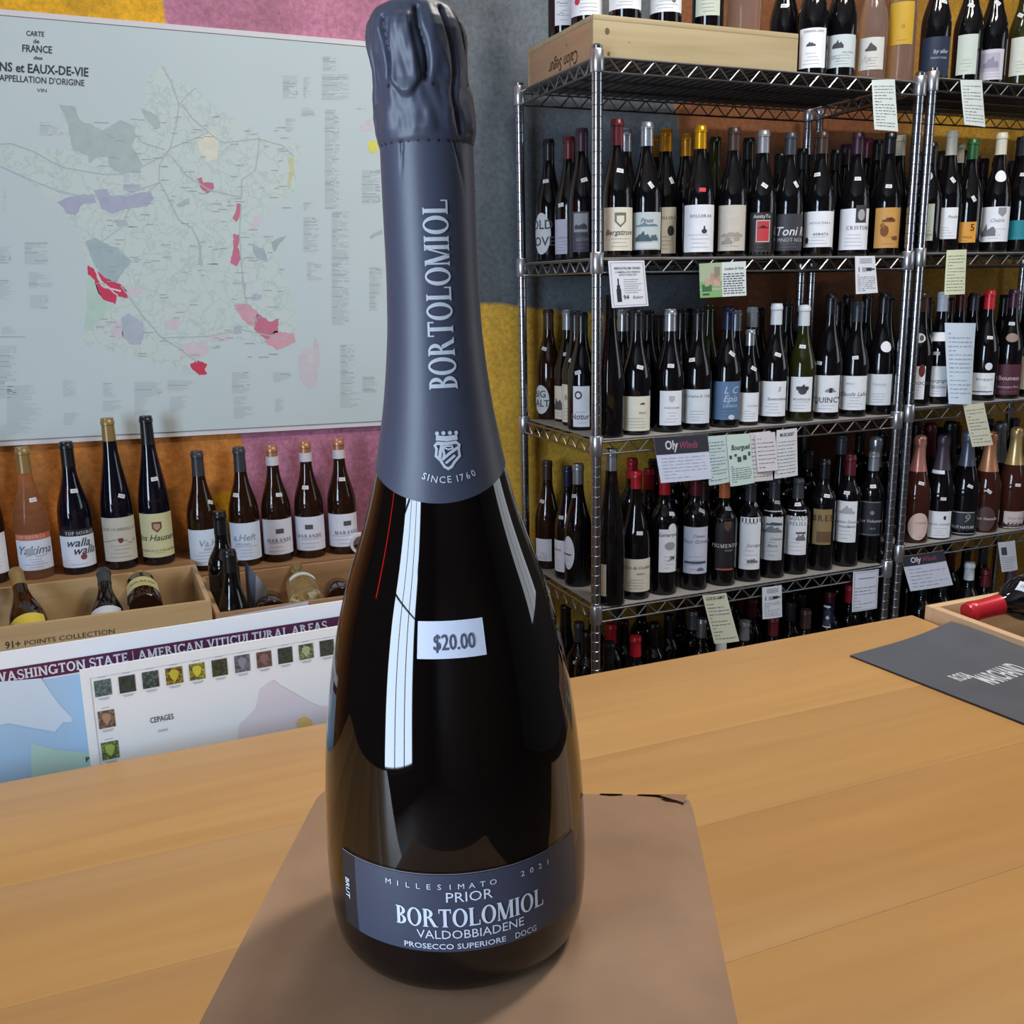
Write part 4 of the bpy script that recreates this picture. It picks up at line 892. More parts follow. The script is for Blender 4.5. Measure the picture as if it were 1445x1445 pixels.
e4(1035, 300, R2, 'claret bottle, brown capsule, beside the orange capsule, '+W1, kind='bord', cap='brown')
g4(400, 60, R2, 'tall dark bottle with grey neck behind maroon capsule, '+W1, kind='flute', cap='grey')
g4(590, 55, R2, 'bottle with crinkled silver foil behind the black label, '+W1, kind='champ', cap='silver', caplen=.09)
z = ZR[3]; K = 'R4'
def g4r(*a, **k): return rb('G', z, *a, key=K, kind='champ', **k)
g4r(833, 60, FR, 'rose sparkling bottle with pink foil and pale flared label, '+W2, glass='pink', cap='rosegold', caplen=.105, labels=[(795, 905, 490, 642, (222, 196, 186), [('t', 'Cremant', 870, 545, 13, (190, 150, 130), .2)], 'oval', 1)], tags=[(872, 325, 15)])
g4r(966, 55, FR, 'sparkling bottle with plum foil and white neck band, '+W2, cap='plum', caplen=.105, labels=[(905, 1033, 482, 630, WH, [('s', 'BRASSEL DARMONT', 975, 555, 9, (70, 70, 76)), ('o', 1002, 518, 16, 24, (60, 60, 64))]), (908, 1002, 232, 272, WH, (), 'rect', 1)], tags=[(995, 412, 2)])
g4r(1104, 35, FR, 'sparkling bottle with slate foil and black banded label, '+W2, cap='slate', caplen=.105, labels=[(1042, 1168, 482, 615, (44, 52, 58), [('t', 'BRUT NATURE', 1100, 570, 14, (210, 214, 218)), ('r', 1105, 488, 124, 5, (170, 176, 180)), ('r', 1105, 606, 124, 5, (170, 176, 180)), ('t', '9', 1130, 520, 44, (140, 146, 130), .3)], 'rect', 0)], tags=[(1145, 342, 25)])
g4r(1226, 40, FR, 'sparkling bottle with gold foil and dark oval label, '+W2, cap='copper', caplen=.12, glass='pink', labels=[(1172, 1282, 455, 592, (84, 62, 62), [('t', 'Jean Vesselle', 1230, 522, 16, (206, 196, 190), .3)], 'oval', 0)], tags=[(1250, 370, 40)])
g4r(1368, 15, FR, 'sparkling bottle with pale gold foil and blush label, '+W2, cap='foilgold', caplen=.115, glass='pink', labels=[(1330, 1446, 482, 575, (212, 200, 200), [('t', 'Cuvee Rose', 1400, 520, 12, (150, 130, 130), .2)])], tags=[(1412, 335, 5)])
g4r(1280, -20, R2, 'sparkling bottle with silver-green foil behind gold foils, '+W2, cap='pewter', caplen=.13)
g4r(890, -10, R2, 'sparkling bottle with dark maroon foil behind pink foil, '+W2, cap='maroon', caplen=.10)
g4r(1000, -20, R2, 'sparkling bottle with black foil behind white neck band, '+W2, cap='black', caplen=.10)
g4r(1480, 60, FR, 'bottle with dark red capsule past pale gold foil, '+W2, cap='maroon', caplen=.10)
# ---------------------------------------------------------------- bottom shelf in view: only the necks show over the table
W1, W2 = 'bottom shelf of wooden-box rack', 'bottom shelf of sparkling-wine rack'
z = ZL[4]; K = 'L5'
T7 = (780, 820, .2353); ZOOM['T'] = T7; ZOOM['V'] = (1100, 800, .23875)
def t5(x, yt, Y, cap, lab, kind='bord', **k): return rb('T', z, x, yt, Y, lab+', '+W1, kind=kind, cap=cap, key=K, **k)
def v5(x, yt, Y, cap, lab, kind='bord', **k): return rb('V', z, x, yt, Y, lab+', '+W1, kind=kind, cap=cap, key=K, **k)
t5(205, 300, 2.22, 'black', 'dark bottle, black capsule, near the corner post', X=LX)
t5(158, 245, 2.36, 'grey', 'dark bottle, matt grey capsule with tag, at rack end', X=LX, tags=[(138, 490, 5)])
t5(80, 190, 2.5, 'black', 'tall dark bottle deepest at the rack end', X=LX, kind='flute')
t5(335, 365, FR, 'black', 'dark bottle, black capsule, in front of red capsule')
t5(492, 330, FR, 'red', 'bottle with bright red wax capsule standing forward')
t5(350, 255, 2.32, 'red', 'bottle with tall red capsule behind black one')
t5(883, 225, 2.29, 'silver', 'bottle with polished silver capsule')
t5(830, 180, 2.40, 'pewter', 'bottle with dull pewter capsule')
t5(1000, 370, FR, 'white', 'bottle with white cap below the cream card')
t5(1135, 240, FR, 'pewter', 'bottle with white-rimmed grey capsule')
t5(1180, 105, 2.32, 'maroon', 'bottle with wide dark red capsule under white card')
t5(1305, 215, FR, 'maroon', 'bottle with plum red capsule below bottle-picture card')
t5(1410, 130, R2, 'grey', 'bottle with grey screw cap behind white card')
G3 = 'half-hidden dark bottles on the bottom shelf'
for xx, yy in ((420, 235), (600, 250), (690, 200), (760, 270), (930, 320)):
    t5(xx, yy, R2, 'black', 'dark bottle half hidden in the shade', group=G3)
v5(48, 200, R2, 'brown', 'bottle with dark brown capsule in second row')
v5(135, 255, FR, 'brown', 'bottle with brown capsule standing forward')
v5(112, 165, R3, 'grey', 'bottle with crinkled grey top deep in row')
v5(268, 225, FR, 'navy', 'bottle with navy capsule bearing white cross', labels=[(240, 300, 240, 350, (62, 66, 82), [('r', 283, 300, 22, 8, (226, 228, 232)), ('r', 283, 300, 8, 22, (226, 228, 232))], 'rect', 0), (232, 302, 225, 245, WH, (), 'rect', 0), (230, 300, 335, 356, WH, (), 'rect', 0)])
v5(278, 150, R2, 'maroon', 'bottle with maroon capsule behind navy capsule')
v5(393, 110, R2, 'red', 'bottle with red capsule and grey top band')
v5(500, 240, R2, 'black', 'dark bottle below the bordered card')
z = ZR[4]; K = 'R5'
def v5r(x, yt, Y, cap, lab, **k): return rb('V', z, x, yt, Y, lab+', '+W2, kind='bord', cap=cap, key=K, **k)
v5r(1085, -20, FR, 'white', 'bottle with tall white capsule'); v5r(1185, 20, FR, 'maroon', 'bottle with dark red capsule')
v5r(815, 60, FR, 'black', 'dark bottle under two-tone card, nearest the posts'); v5r(930, 40, FR, 'black', 'dark bottle under two-tone card, towards white capsule')
v5r(1330, 10, FR, 'plum', 'bottle with plum capsule beside dark red one')
# ---------------------------------------------------------------- rear rows that fill the shelves behind
def rear(zb, key, xa, xb, Y, lab, grp, kind):
    x = xa; k = 0
    while x < xb:
        c = Vector((x, Y+random.uniform(-.012, .012), zb)); rm = .0385
        if all((q[0]-c.x)**2+(q[1]-c.y)**2 > (q[2]+rm)**2 for q in USED.get(key, ())):
            USED.setdefault(key, []).append((c.x, c.y, rm)); sh = Shape(kind, random.uniform(.285, .31)); t = place(c, grp, lab)
            body_objs(t, sh, kind, 'dark', ('black', 'grey', 'brown', 'black', 'purple', 'maroon')[k % 6], .055, 14)
        x += .0825; k += 1
for (zz, kk, xa, xb, nm, kd) in ((ZL[1], 'L2', 1.50, 2.06, 'second shelf of wooden-box rack', 'burg'), (ZL[2], 'L3', 1.36, 2.06, 'third shelf of wooden-box rack', 'burg'), (ZL[3], 'L4', 1.42, 2.06, 'fourth shelf of wooden-box rack', 'bord'), (ZL[4], 'L5', 1.30, 2.06, 'bottom shelf of wooden-box rack', 'bord'),
                             (ZR[1], 'R2', 2.27, 2.85, 'second shelf of sparkling-wine rack', 'burg'), (ZR[2], 'R3', 2.27, 2.85, 'third shelf of sparkling-wine rack', 'burg'), (ZR[3], 'R4', 2.27, 2.85, 'fourth shelf of sparkling-wine rack', 'bord'), (ZR[4], 'R5', 2.19, 2.85, 'bottom shelf of sparkling-wine rack', 'bord')):
    for Yr in ((2.40, 2.49) if kk not in ('L2',) else (2.47,)):
        rear(zz, kk, xa, xb, Yr, 'shaded dark bottle in the rear rows, '+nm, 'rear rows of the '+nm, kd)
# ---------------------------------------------------------------- top shelf
W1, W2 = 'top shelf of wooden-box rack', 'top shelf of sparkling-wine rack'
z = ZL[0]; K = 'L1'
def b1(*a, **k): return rb('B', z, *a, key=K, **k)
b1(262, -300, FR, 'dark bottle, white label with small bird, beside wooden box, '+W1, H=.30, labels=[(192, 335, 155, 378, WH, [('h', 255, 258, 50, 26, (70, 70, 74)), ('t', 'EVENING LAND', 275, 172, 11, (120, 120, 122))])])
b1(420, -300, FR, 'dark bottle, white label with dark creature drawing, '+W1, H=.31, labels=[(342, 500, 192, 375, (200, 210, 212), [('h', 405, 270, 60, 44, (60, 62, 66)), ('w', 385, 330, 60, 50, (50, 52, 56)), ('t', 'Belle Pente', 462, 290, 10, (150, 156, 158), .3)])])
b1(592, -300, FR, 'pale rose bottle, label with dark creature drawing, '+W1, H=.31, glass='smoke', labels=[(524, 660, 208, 388, (206, 206, 200), [('h', 590, 285, 60, 44, (70, 70, 70)), ('w', 560, 335, 60, 50, (60, 60, 62))])])
b1(752, -300, FR, 'slim amber bottle with shiny gold label, '+W1, H=.31, kind='bord', glass='smoke', labels=[(695, 828, 10, 248, (196, 156, 44), [('t', 'G', 770, 145, 20, (150, 110, 20))], 'rect', 1)])
b1(100, -300, R2, 'dark bottle behind the bird label bottle, '+W1, H=.32, tags=[(105, 32, 4)])
z = ZR[0]; K = 'R1'
b1(945, -300, FR, 'dark bottle with dark blue label, '+W2, H=.31, labels=[(870, 1028, 205, 425, (30, 42, 66), [('t', 'by aller', 985, 285, 20, (170, 180, 196), .25), ('t', 'PINOT NOIR', 972, 322, 11, (150, 160, 176))], 'rect', 0)], tags=[(1000, 8, 15)])
b1(1125, -300, FR, 'dark bottle with tall pale green label, '+W2, H=.30, labels=[(1072, 1182, 192, 415, (196, 206, 196))], tags=[(1150, 30, 30)])
b1(1262, -300, FR, 'dark bottle with lilac patterned square label, '+W2, H=.30, labels=[(1198, 1328, 275, 445, (200, 198, 208), [('r', 1258, 348, 96, 96, (176, 172, 188)), ('h', 1258, 380, 80, 70, (140, 134, 158))])], tags=[(1298, 15, 40)])
b1(1425, -300, FR, 'dark green bottle with light label past patterned one, '+W2, H=.30, glass='green', labels=[(1368, 1480, 207, 420, (206, 208, 196))], tags=[(1425, 85, 30)])

# ================================================================== pale wooden box on the rack and the bottles on it
PINE1, PINE2 = (168, 150, 112), (188, 170, 132)
def woodbox_on_rack():
    yf, yb = 2.176, 2.545; zb = ZL[0]; xl = atY(837, 60, yf).x; xr = atY(1126, 70, yf).x; zt = atY(837, 19, yf).z; zr = zt
    t = thing('wooden_wine_box', 'pale pine wine box lying upside down on the rack top', 'box', ((xl+xr)/2, (yf+yb)/2, zb)); o = Vector(t.location); th = .012
    wx = wood(PINE1, PINE2, 'X', 5); wy = wood((168, 132, 96), (188, 152, 116), 'Y', 5)
    f = boxobj('front_board', xl-o.x, xr-o.x, yf-o.y, yf+th-o.y, 0, zr-zb-th, wx, t)
    boxobj('back_board', xl-o.x, xr-o.x, yb-th-o.y, yb-o.y, 0, zr-zb-th, wx, t)
    e = boxobj('end_board', xl-o.x, xl+th-o.x, yf+th-o.y, yb-th-o.y, 0, zr-zb-th, wy, t)
    boxobj('end_board', xr-th-o.x, xr-o.x, yf+th-o.y, yb-th-o.y, 0, zr-zb-th, wy, t)
    boxobj('base_panel', xl-o.x, xr-o.x, yf-o.y, yb-o.y, zr-zb-th, zr-zb, wx, t)
    mb = MB(); V, Fc, wd = text2d('Calon Segur', .01, .15)     # burnt-in script, upside down with the box
    p = atX(794, 80, xl-.0006)-o; L = .16; flat(mb, V, Fc, p, Vector((0, 1, 0)), Vector((0, 0, -1)), mat((84, 50, 28), .8), L/wd, .030)
    q = p+Vector((0, -.024, .020)); mb.add([q+Vector((0, 0, 0)), q+Vector((0, .004, 0)), q+Vector((0, .007, .009))], [(0, 1, 2)], mat((84, 50, 28), .8))
    mb.build('burnt_lettering', e)
    mb = MB(); mk = mat((110, 84, 54), .8)
    for px, py, r in ((857, 44, .006), (859, 76, .004), (888, 60, .0014)):
        c = atY(px, py, yf-.0005)-o; Vv, Ff = oval2d(r*2, r*2.4); flat(mb, Vv, Ff, c, Vector((1, 0, 0)), Vector((0, 0, 1)), mk)
    mb.build('knots', f)
    return zr, xl
BZ, BXL = woodbox_on_rack()
z = BZ; K = 'BX'; W1 = 'standing on the pale wooden box'
rb('A', z, 617, -400, 2.235, 'dark bottle, white label with red sun, '+W1, key=K, H=.30, labels=[(515, 720, -150, 45, WH, [('o', 605, -20, 30, 30, (190, 60, 70))])])
rb('A', z, 835, -400, 2.235, 'dark bottle, white label with grey sun, '+W1, key=K, H=.30, labels=[(745, 925, -150, 62, WH, [('o', 878, 0, 26, 26, (110, 110, 120))])])
rb('A', z, 1062, -400, 2.235, 'dark bottle with pale green label, '+W1, key=K, H=.30, labels=[(998, 1126, -150, 82, (200, 208, 192))])
rb('A', z, 1255, -400, 2.235, 'clear glass bottle with pale wine, '+W1, key=K, H=.31, kind='champ', glass='smoke', cap='tan')
rb('A', z, 412, -400, 2.3, 'dark bottle, white label with red blossom, at box end, '+W1, key=K, H=.30, X=BXL+.045, labels=[(322, 500, -150, 80, WH, [('o', 360, 10, 34, 34, (190, 60, 80))])])
rb('A', z, 285, -400, 2.45, 'dark bottle, white label with black script, at box end, '+W1, key=K, H=.30, X=BXL+.045, labels=[(240, 330, -150, 135, WH, [('w', 280, 15, 60, 10, (70, 70, 90)), ('w', 270, 75, 36, 20, (90, 90, 120))])])

# ================================================================== bench, risers, open crates and bottles under the map
BENCH = CZ-.875
def bench():
    t = thing('display_bench', 'low wooden bench under the map holding the open crates', 'bench', (.0, 2.4, 0))
    m = wood((120, 84, 50), (156, 112, 70), 'X', 5)
    boxobj('top', -1.2, .86, 2.12-2.4, 2.655-2.4, BENCH-.03, BENCH, m, t)
    for sx in (-1.16, .76):
        for sy in (2.15-2.4, 2.58-2.4): boxobj('leg', sx, sx+.06, sy, sy+.06, 0, BENCH-.03, m, t)
bench()
def riser(label, xa, xb, zt):
    t = thing('plank_riser', label, 'shelf', ((xa+xb)/2, 2.58, BENCH)); m = wood((128, 90, 58), (160, 118, 80), 'X', 5); h = (xb-xa)/2
    boxobj('top_board', -h, h, -.068, .074, zt-BENCH-.015, zt-BENCH, m, t); boxobj('front_board', -h, h, -.068, -.056, 0, zt-BENCH-.015, m, t)
    for sx in (-h, h-.015): boxobj('end_board', sx, sx+.015, -.056, .074, 0, zt-BENCH-.015, m, t)
ZLL, ZRR = CZ-.664, CZ-.693
riser('brown plank riser behind the lettered crate, under the flute bottles', -.90, .196, ZLL)
riser('brown plank riser under the white-capped bottles by pink wall', .200, .84, ZRR)
def crate(label, xa, xb, ya, yb, z0, zt, m1, m2, th=.011, name='wooden_crate'):
    t = thing(name, label, 'crate', ((xa+xb)/2, (ya+yb)/2, z0)); hx, hy, h = (xb-xa)/2, (yb-ya)/2, zt-z0
    f = boxobj('front_board', -hx, hx, -hy, -hy+th, 0, h, m1, t); boxobj('back_board', -hx, hx, hy-th, hy, 0, h, m1, t)
    boxobj('end_board', -hx, -hx+th, -hy+th, hy-th, 0, h, m2, t); boxobj('end_board', hx-th, hx, -hy+th, hy-th, 0, h, m2, t)
    boxobj('bottom_board', -hx+th, hx-th, -hy+th, hy-th, 0, .009, m1, t)
    return t, f
CY0, CY1 = 2.185, 2.508
cw1, cw2 = wood((184, 150, 106), (208, 176, 130), 'X', 5), wood((178, 144, 104), (202, 170, 128), 'Y', 5)
c1, f1 = crate('pale wooden crate stencilled with a points collection line', -.62, .196, CY0, CY1, BENCH, CZ-.664, cw1, cw2)
mb = MB(); o = Vector(c1.location)
def stencil(s, xa, xb, y, h, dy, bold):
    V, Fc, wd = text2d(s, bold); a = atY(xa, y, CY0-.0006); b = atY(xb, y+dy, CY0-.0006); u = (b-a); u.z = 0
    zc = a.z
    flat(mb, V, Fc, Vector(((a.x+b.x)/2, a.y, zc))-o, Vector((1, 0, 0)), Vector((0, 0, 1)), mat((70, 60, 48), .8), u.length/wd, h)
stencil('91+', 8, 30, 915.5, .0145, 0, .02); stencil('POINTS COLLECTION', 35, 164, 911, .0105, 0, .0)
mb.build('stencil', f1)
cw3, cw4 = wood((150, 112, 80), (184, 146, 108), 'X', 5), wood((160, 124, 90), (190, 154, 116), 'Y', 5)
c2, f2 = crate('open wooden crate holding the clear bottle and folded card', .203, .80, CY0, CY1, BENCH, CZ-.697, cw3, cw4)
# standing bottles on the risers
z = ZLL; K = 'WL'; Y0 = 2.575
WB = 'under the map'
rb('H', z, 245, 360, Y0, 'pale orange rose bottle with coral-banded label, '+WB, key=K, glass='rose', cap='tan', caplen=.06, labels=[(100, 395, 1000, 1045, (206, 110, 84), [('s', 'TOP SOURCE', 215, 1023, 24, (226, 190, 170))], 'rect', 0), (105, 410, 1045, 1265, (220, 228, 242), [('t', 'Yakima', 260, 1115, 60, (110, 116, 130), .35), ('o', 220, 1130, 60, 60, (170, 176, 184)), ('w', 270, 1150, 160, 30, (130, 136, 150))])], tags=[(240, 750, -2)])
rb('H', z, 560, 320, Y0, 'dark bottle, white script label with red sun, '+WB, key=K, glass='blue', cap='black', caplen=.06, labels=[(405, 712, 965, 1015, (26, 26, 34), [('s', 'TOP SOURCE', 585, 990, 24, (206, 206, 212))], 'rect', 0), (415, 714, 1015, 1245, (228, 234, 248), [('t', 'walla', 575, 1060, 58, (60, 60, 74), .35), ('t', 'walla', 625, 1110, 58, (60, 60, 74), .35), ('o', 612, 1162, 44, 44, (140, 70, 74))], 'rect', 1)], tags=[(540, 685, 3)])
rb('H', z, 868, 148, Y0, 'tall flute bottle, tan capsule, cream label with wavy line, '+WB, kind='flute', key=K, glass='blue', cap='tan', caplen=.055, labels=[(718, 1018, 880, 1200, (204, 198, 184), [('s', 'ZIND HUMBRECHT', 865, 965, 22, (150, 146, 140)), ('w', 860, 1060, 270, 40, (70, 64, 60)), ('d', 880, 1048, 34, 38, (110, 60, 50))])], tags=[(885, 722, 20)])
rb('H', z, 1140, 133, Y0, 'tall flute bottle, black capsule, yellow crest label, '+WB, kind='flute', key=K, glass='blue', cap='black', caplen=.07, labels=[(995, 1285, 850, 1170, (212, 208, 160), [('d', 1142, 950, 66, 78, (120, 60, 56)), ('d', 1142, 950, 44, 50, (180, 150, 120)), ('t', 'Clos Hauserer', 1150, 1025, 44, (70, 80, 60), .35), ('t', 'VIGNERON A TURCKHEIM', 1150, 1120, 16, (150, 146, 110))], 'rect', 1)], tags=[(1125, 598, -4)])
rb('H', z, -80, 330, Y0, 'dark bottle beside the coral-banded rose bottle, '+WB, key=K, glass='brown', labels=[(-220, 52, 1005, 1300, WH)])
z = ZRR; K = 'WR'
rb('I', z, 195, 390, Y0, 'brown bottle, grey capsule, blue-white label cut at foot, '+WB, key=K, glass='brown', cap='grey', caplen=.062, labels=[(92, 306, 970, 1230, (220, 232, 246), [('t', 'Va.Hd', 250, 1060, 48, (150, 160, 172), .2), ('t', 'RIESLING', 250, 1105, 18, (160, 170, 180))])], tags=[(243, 766, 20)])
rb('I', z, 495, 362, Y0, 'brown bottle, grey capsule, label behind crate bottles, '+WB, key=K, glass='brown', cap='grey', caplen=.062, labels=[(385, 610, 920, 1190, (220, 230, 246), [('t', 'a.Heft', 490, 1025, 48, (150, 160, 172), .2), ('t', 'RIESLING', 480, 1075, 18, (160, 170, 180))])], tags=[(427, 715, 3)])
for j, (x, yt, l, r, a, b, tx, tgx, tgy) in enumerate(((728, 348, 605, 852, 895, 1150, 748, 742, 713), (966, 322, 842, 1084, 875, 1120, 960, 933, 660), (1205, 302, 1098, 1312, 855, 1092, 1240, 1202, 600))):
    rb('I', z, x, yt, Y0, ['brown bottle, gold screw cap, nearest the grey-capped bottles, ', 'brown bottle, gold screw cap, between two alike, ', 'brown bottle, gold screw cap, furthest along the pink wall, '][j]+WB, key=K, glass='brown', cap='copper', caplen=.028,
       group='bottles with gold screw caps and house labels', labels=[(l, r, a, b, (230, 230, 242), [('s', 'MARANDE', tx, b-105, 26, (120, 116, 130)), ('r', tx, b-172, 56, 34, (90, 84, 92)), ('h', tx, b-158, 56, 16, (90, 84, 92))], 'rect', 3)], tags=[(tgx, tgy, 3)])
    t = S.objects[-1] if False else None
# white neck bands of the three screw-cap bottles
for ob in [q for q in COL.objects if q.get('group') == 'bottles with gold screw caps and house labels']:
    cap = [c for c in ob.children if c.name.startswith('capsule')][0]; H = max(v.co.z for v in cap.data.vertices)
    MB().lathe([(H-.052, .0166), (H-.052, .0170), (H-.029, .0164), (H-.029, .0158)], mat((214, 210, 216), .5), 22).build('neck_band', ob, True, 50)

def lying(lab, base, tip, face, kind, glass, cap, caplen=.055, labels=(), H=.30, rs=1.0, group=None, stick=None):
    d = (tip-base).normalized(); fy = Vector(face); fy = (fy-d*fy.dot(d)).normalized(); Y_ = -fy; X_ = Y_.cross(d)
    t = thing('wine_bottle', lab, 'wine bottle', tip-d*H, (0, 0, 0), group)
    t.rotation_euler = Matrix(((X_.x, Y_.x, d.x), (X_.y, Y_.y, d.y), (X_.z, Y_.z, d.z))).to_euler()
    sh = Shape(kind, H, rs); body_objs(t, sh, kind, glass, cap, caplen, 28)
    for l in labels: add_label(t, sh, *l)
    if stick: add_sticker(t, sh, *stick)
    return t
UPC = (-.1, -.75, .65)
lying('bottle with lemon yellow label lying in the lettered crate', atY(50, 915, 2.26), atY(22, 806, 2.470), UPC, 'burg', 'brown', 'tan', labels=[(-1.1, 1.1, .045, .125, (214, 192, 70), [('t', 'KOCH', 0, .085, .018, (80, 70, 20))])])
lying('bottle with white label lying in the lettered crate', atY(155, 905, 2.26), atY(146, 806, 2.470), UPC, 'burg', 'dark', 'grey', .05, labels=[(-1.0, 1.0, .065, .14, (206, 210, 220), [('o', -.1, .11, .016, .008, (70, 76, 100))])])
lying('bottle with cream band lying base outward in lettered crate', atY(207, 862, 2.225), atY(196, 812, 2.50), (0, -.3, 1), 'bord', 'brown', 'tan', labels=[(-1.2, 1.2, .06, .13, (206, 196, 140), [('t', 'GRAND', 0, .095, .012, (90, 80, 40))])], H=.262)
lying('dark bottle lying furthest from the lettered crate corner', atY(-20, 930, 2.26), atY(-40, 815, 2.470), UPC, 'burg', 'green', 'black', labels=[(-1.1, 1.1, .045, .12, CR)])
lying('clear bottle of pale wine lying base outward in crate', atY(434, 855, 2.215), atY(418, 800, 2.49), (0, -.3, 1), 'burg', 'clear', None, labels=[(-.9, .9, .10, .12, (222, 222, 214))], H=.272)
GB = 'brown bottles lying low in the crate'
lying('brown bottle end between folded card and clear bottle in crate', atY(386, 869, 2.235), atY(378, 845, 2.49), (0, -.3, 1), 'bord', 'brown', 'black', H=.25, group=GB)
lying('brown bottle end in the crate beyond the clear bottle', atY(482, 850, 2.235), atY(474, 827, 2.49), (0, -.3, 1), 'bord', 'brown', 'black', H=.25, group=GB)
zc_ = BENCH+.009
rb('P', zc_, 322, 720, 2.38, 'tall dark bottle upright in the crate beside folded card', key='C2', kind='bord', cap='black', H_rng=(.9, 1.25))
rb('P', zc_, 333, 775, 2.25, 'shorter dark bottle upright in crate with ringed screw cap', key='C2', kind='burg', cap='black', caplen=.05, H_rng=(.75, 1.2))
def folded_card():
    P_ = [atY(345, 790, 2.40), atY(361, 811, 2.37), atY(377, 829, 2.33), atY(374, 856, 2.33), atY(360, 862, 2.37), atY(350, 866, 2.40)]
    c = sum(P_, Vector())/6; t = thing('folded_card', 'white folded card tucked beside dark bottles in the crate', 'card', c)
    d = Vector((0, .0012, 0)); m = mat((206, 206, 214), .5); m2 = mat((120, 124, 140), .5)
    for nm, q, mm in (('cover', (0, 1, 4, 5), m2), ('page', (1, 2, 3, 4), m)):
        v = [P_[k]-c for k in q]; v += [p+d for p in v]
        MB().add(v, [(0, 1, 2, 3), (7, 6, 5, 4), (0, 4, 5, 1), (1, 5, 6, 2), (2, 6, 7, 3), (3, 7, 4, 0)], mm).build(nm, t)
folded_card()
def tape():
    c = atY(509, 786, 2.535); c.z = ZRR+.028; t = thing('tape_roll', 'small white tape roll standing beside the screw-cap bottles', 'tape', c)
    def ring(nm, ro, ri, w_, m):
        mb = MB(); n = 28; vs = []; fs = []
        for k in range(n):
            a = 2*pi*k/n
            for r, y in ((ro, -w_), (ro, w_), (ri, w_), (ri, -w_)): vs.append((r*cos(a), y, r*sin(a)))
        for k in range(n):
            for j in range(4): fs.append((4*k+j, 4*k+(j+1) % 4, 4*((k+1) % n)+(j+1) % 4, 4*((k+1) % n)+j))
        mb.add(vs, fs, m).build(nm, t, True, 40)
    ring('tape', .028, .021, .009, mat((214, 212, 220), .5)); ring('core', .021, .0185, .009, mat((120, 96, 72), .8))
tape()

# ================================================================== posters behind the table
def poster(name, label, a_px, Y0, yawdeg, xr_px, ztop, XLm):
    u = Vector((cos(radians(yawdeg)), sin(radians(yawdeg)), 0)); n = Vector((-u.y, u.x, 0)); p0 = Vector((atY(*a_px, Y0).x, Y0, 0))
    L = atP(xr_px, 880, p0, n); c0 = p0+u*XLm; wd = (L-c0).dot(u)
    t = thing(name, label, 'poster', (c0.x, c0.y, 0), (0, 0, radians(yawdeg)))
    return t, wd, (lambda x, y: (lambda q: ((q-c0).dot(u), q.z))(atP(x, y, p0, n)))
def quadprint(mb, pts, d, m): mb.add([(x, -d, zz) for x, zz in pts], [tuple(range(len(pts)))], m)
def washington():
    zt = atY(0, 921, 1.25).z
    t, wd, P_ = poster('growing_area_poster', 'white poster with maroon title band and pale blue map', (0, 921), 1.25, 2.4, 560, zt, -.30)
    sheet = MB().box(0, wd, 0, .003, 0.001, zt, mat((248, 250, 253), .35)).build('sheet', t)
    _, b0 = P_(0, 945); _, b1 = P_(0, 966.5)
    mb = MB(); quadprint(mb, [(.004, b1), (wd-.004, b1), (wd-.004, b0), (.004, b0)], .0006, mat((92, 34, 66), .45)); mb.build('title_band', sheet)
    V, Fc, w_ = serif2d('WASHINGTON STATE | AMERICAN VITICULTURAL AREAS', .19, .13, .07, .13, gap=.07)
    xa, _ = P_(-9, 955); xb, _ = P_(461, 880); h = (b0-b1)*.64; zc = (b0+b1)/2-h/2
    mb = MB(); mb.add([((xa+xb)/2+v[0]*(xb-xa)/w_, -.001, zc+v[1]*h) for v in V], Fc, mat((232, 230, 240), .5)); mb.build('title_lettering', sheet)
    mb = MB(); e = b1-.002
    quadprint(mb, [(.02, .1), (wd-.02, .1), (wd-.02, e), (.02, e)], .0006, mat((176, 208, 236), .4))
    Z = lambda k, pts: [P_(*zp(k, a, b)) for a, b in pts]
    bm_poly(mb, Z('Q', [(-600, -260), (-300, -250), (0, -95), (300, -120), (380, 0), (440, 80), (530, 170), (520, 200), (460, 200), (400, 270), (230, 240), (60, 205), (0, 220), (-300, 300)]), .0009, mat((216, 230, 243), .4))
    bm_poly(mb, Z('Q', [(228, 350), (400, 400), (640, 420), (900, 380), (900, 700), (240, 700), (222, 500)]), .0009, mat((190, 220, 206), .4))
    mb.build('map_print', sheet)
    mb = MB(); V, Fc, w_ = text2d('P', .03); x, zz = P_(*zp('Q', 640, 485)); mb.add([(x+v[0]*.006, -.0012, zz+v[1]*.006) for v in V], Fc, mat((50, 60, 66), .6)); mb.build('map_lettering', sheet)
def bm_poly(mb, pts, d, m):
    vs = [Vector((x, -d, zz)) for x, zz in pts]; out = []
    for a, b, c in tessellate_polygon([[Vector((x, zz, 0)) for x, zz in pts]]):
        out.append((a, b, c) if (vs[b]-vs[a]).cross(vs[c]-vs[a]).y < 0 else (a, c, b))
    mb.add(vs, out, m)
washington()
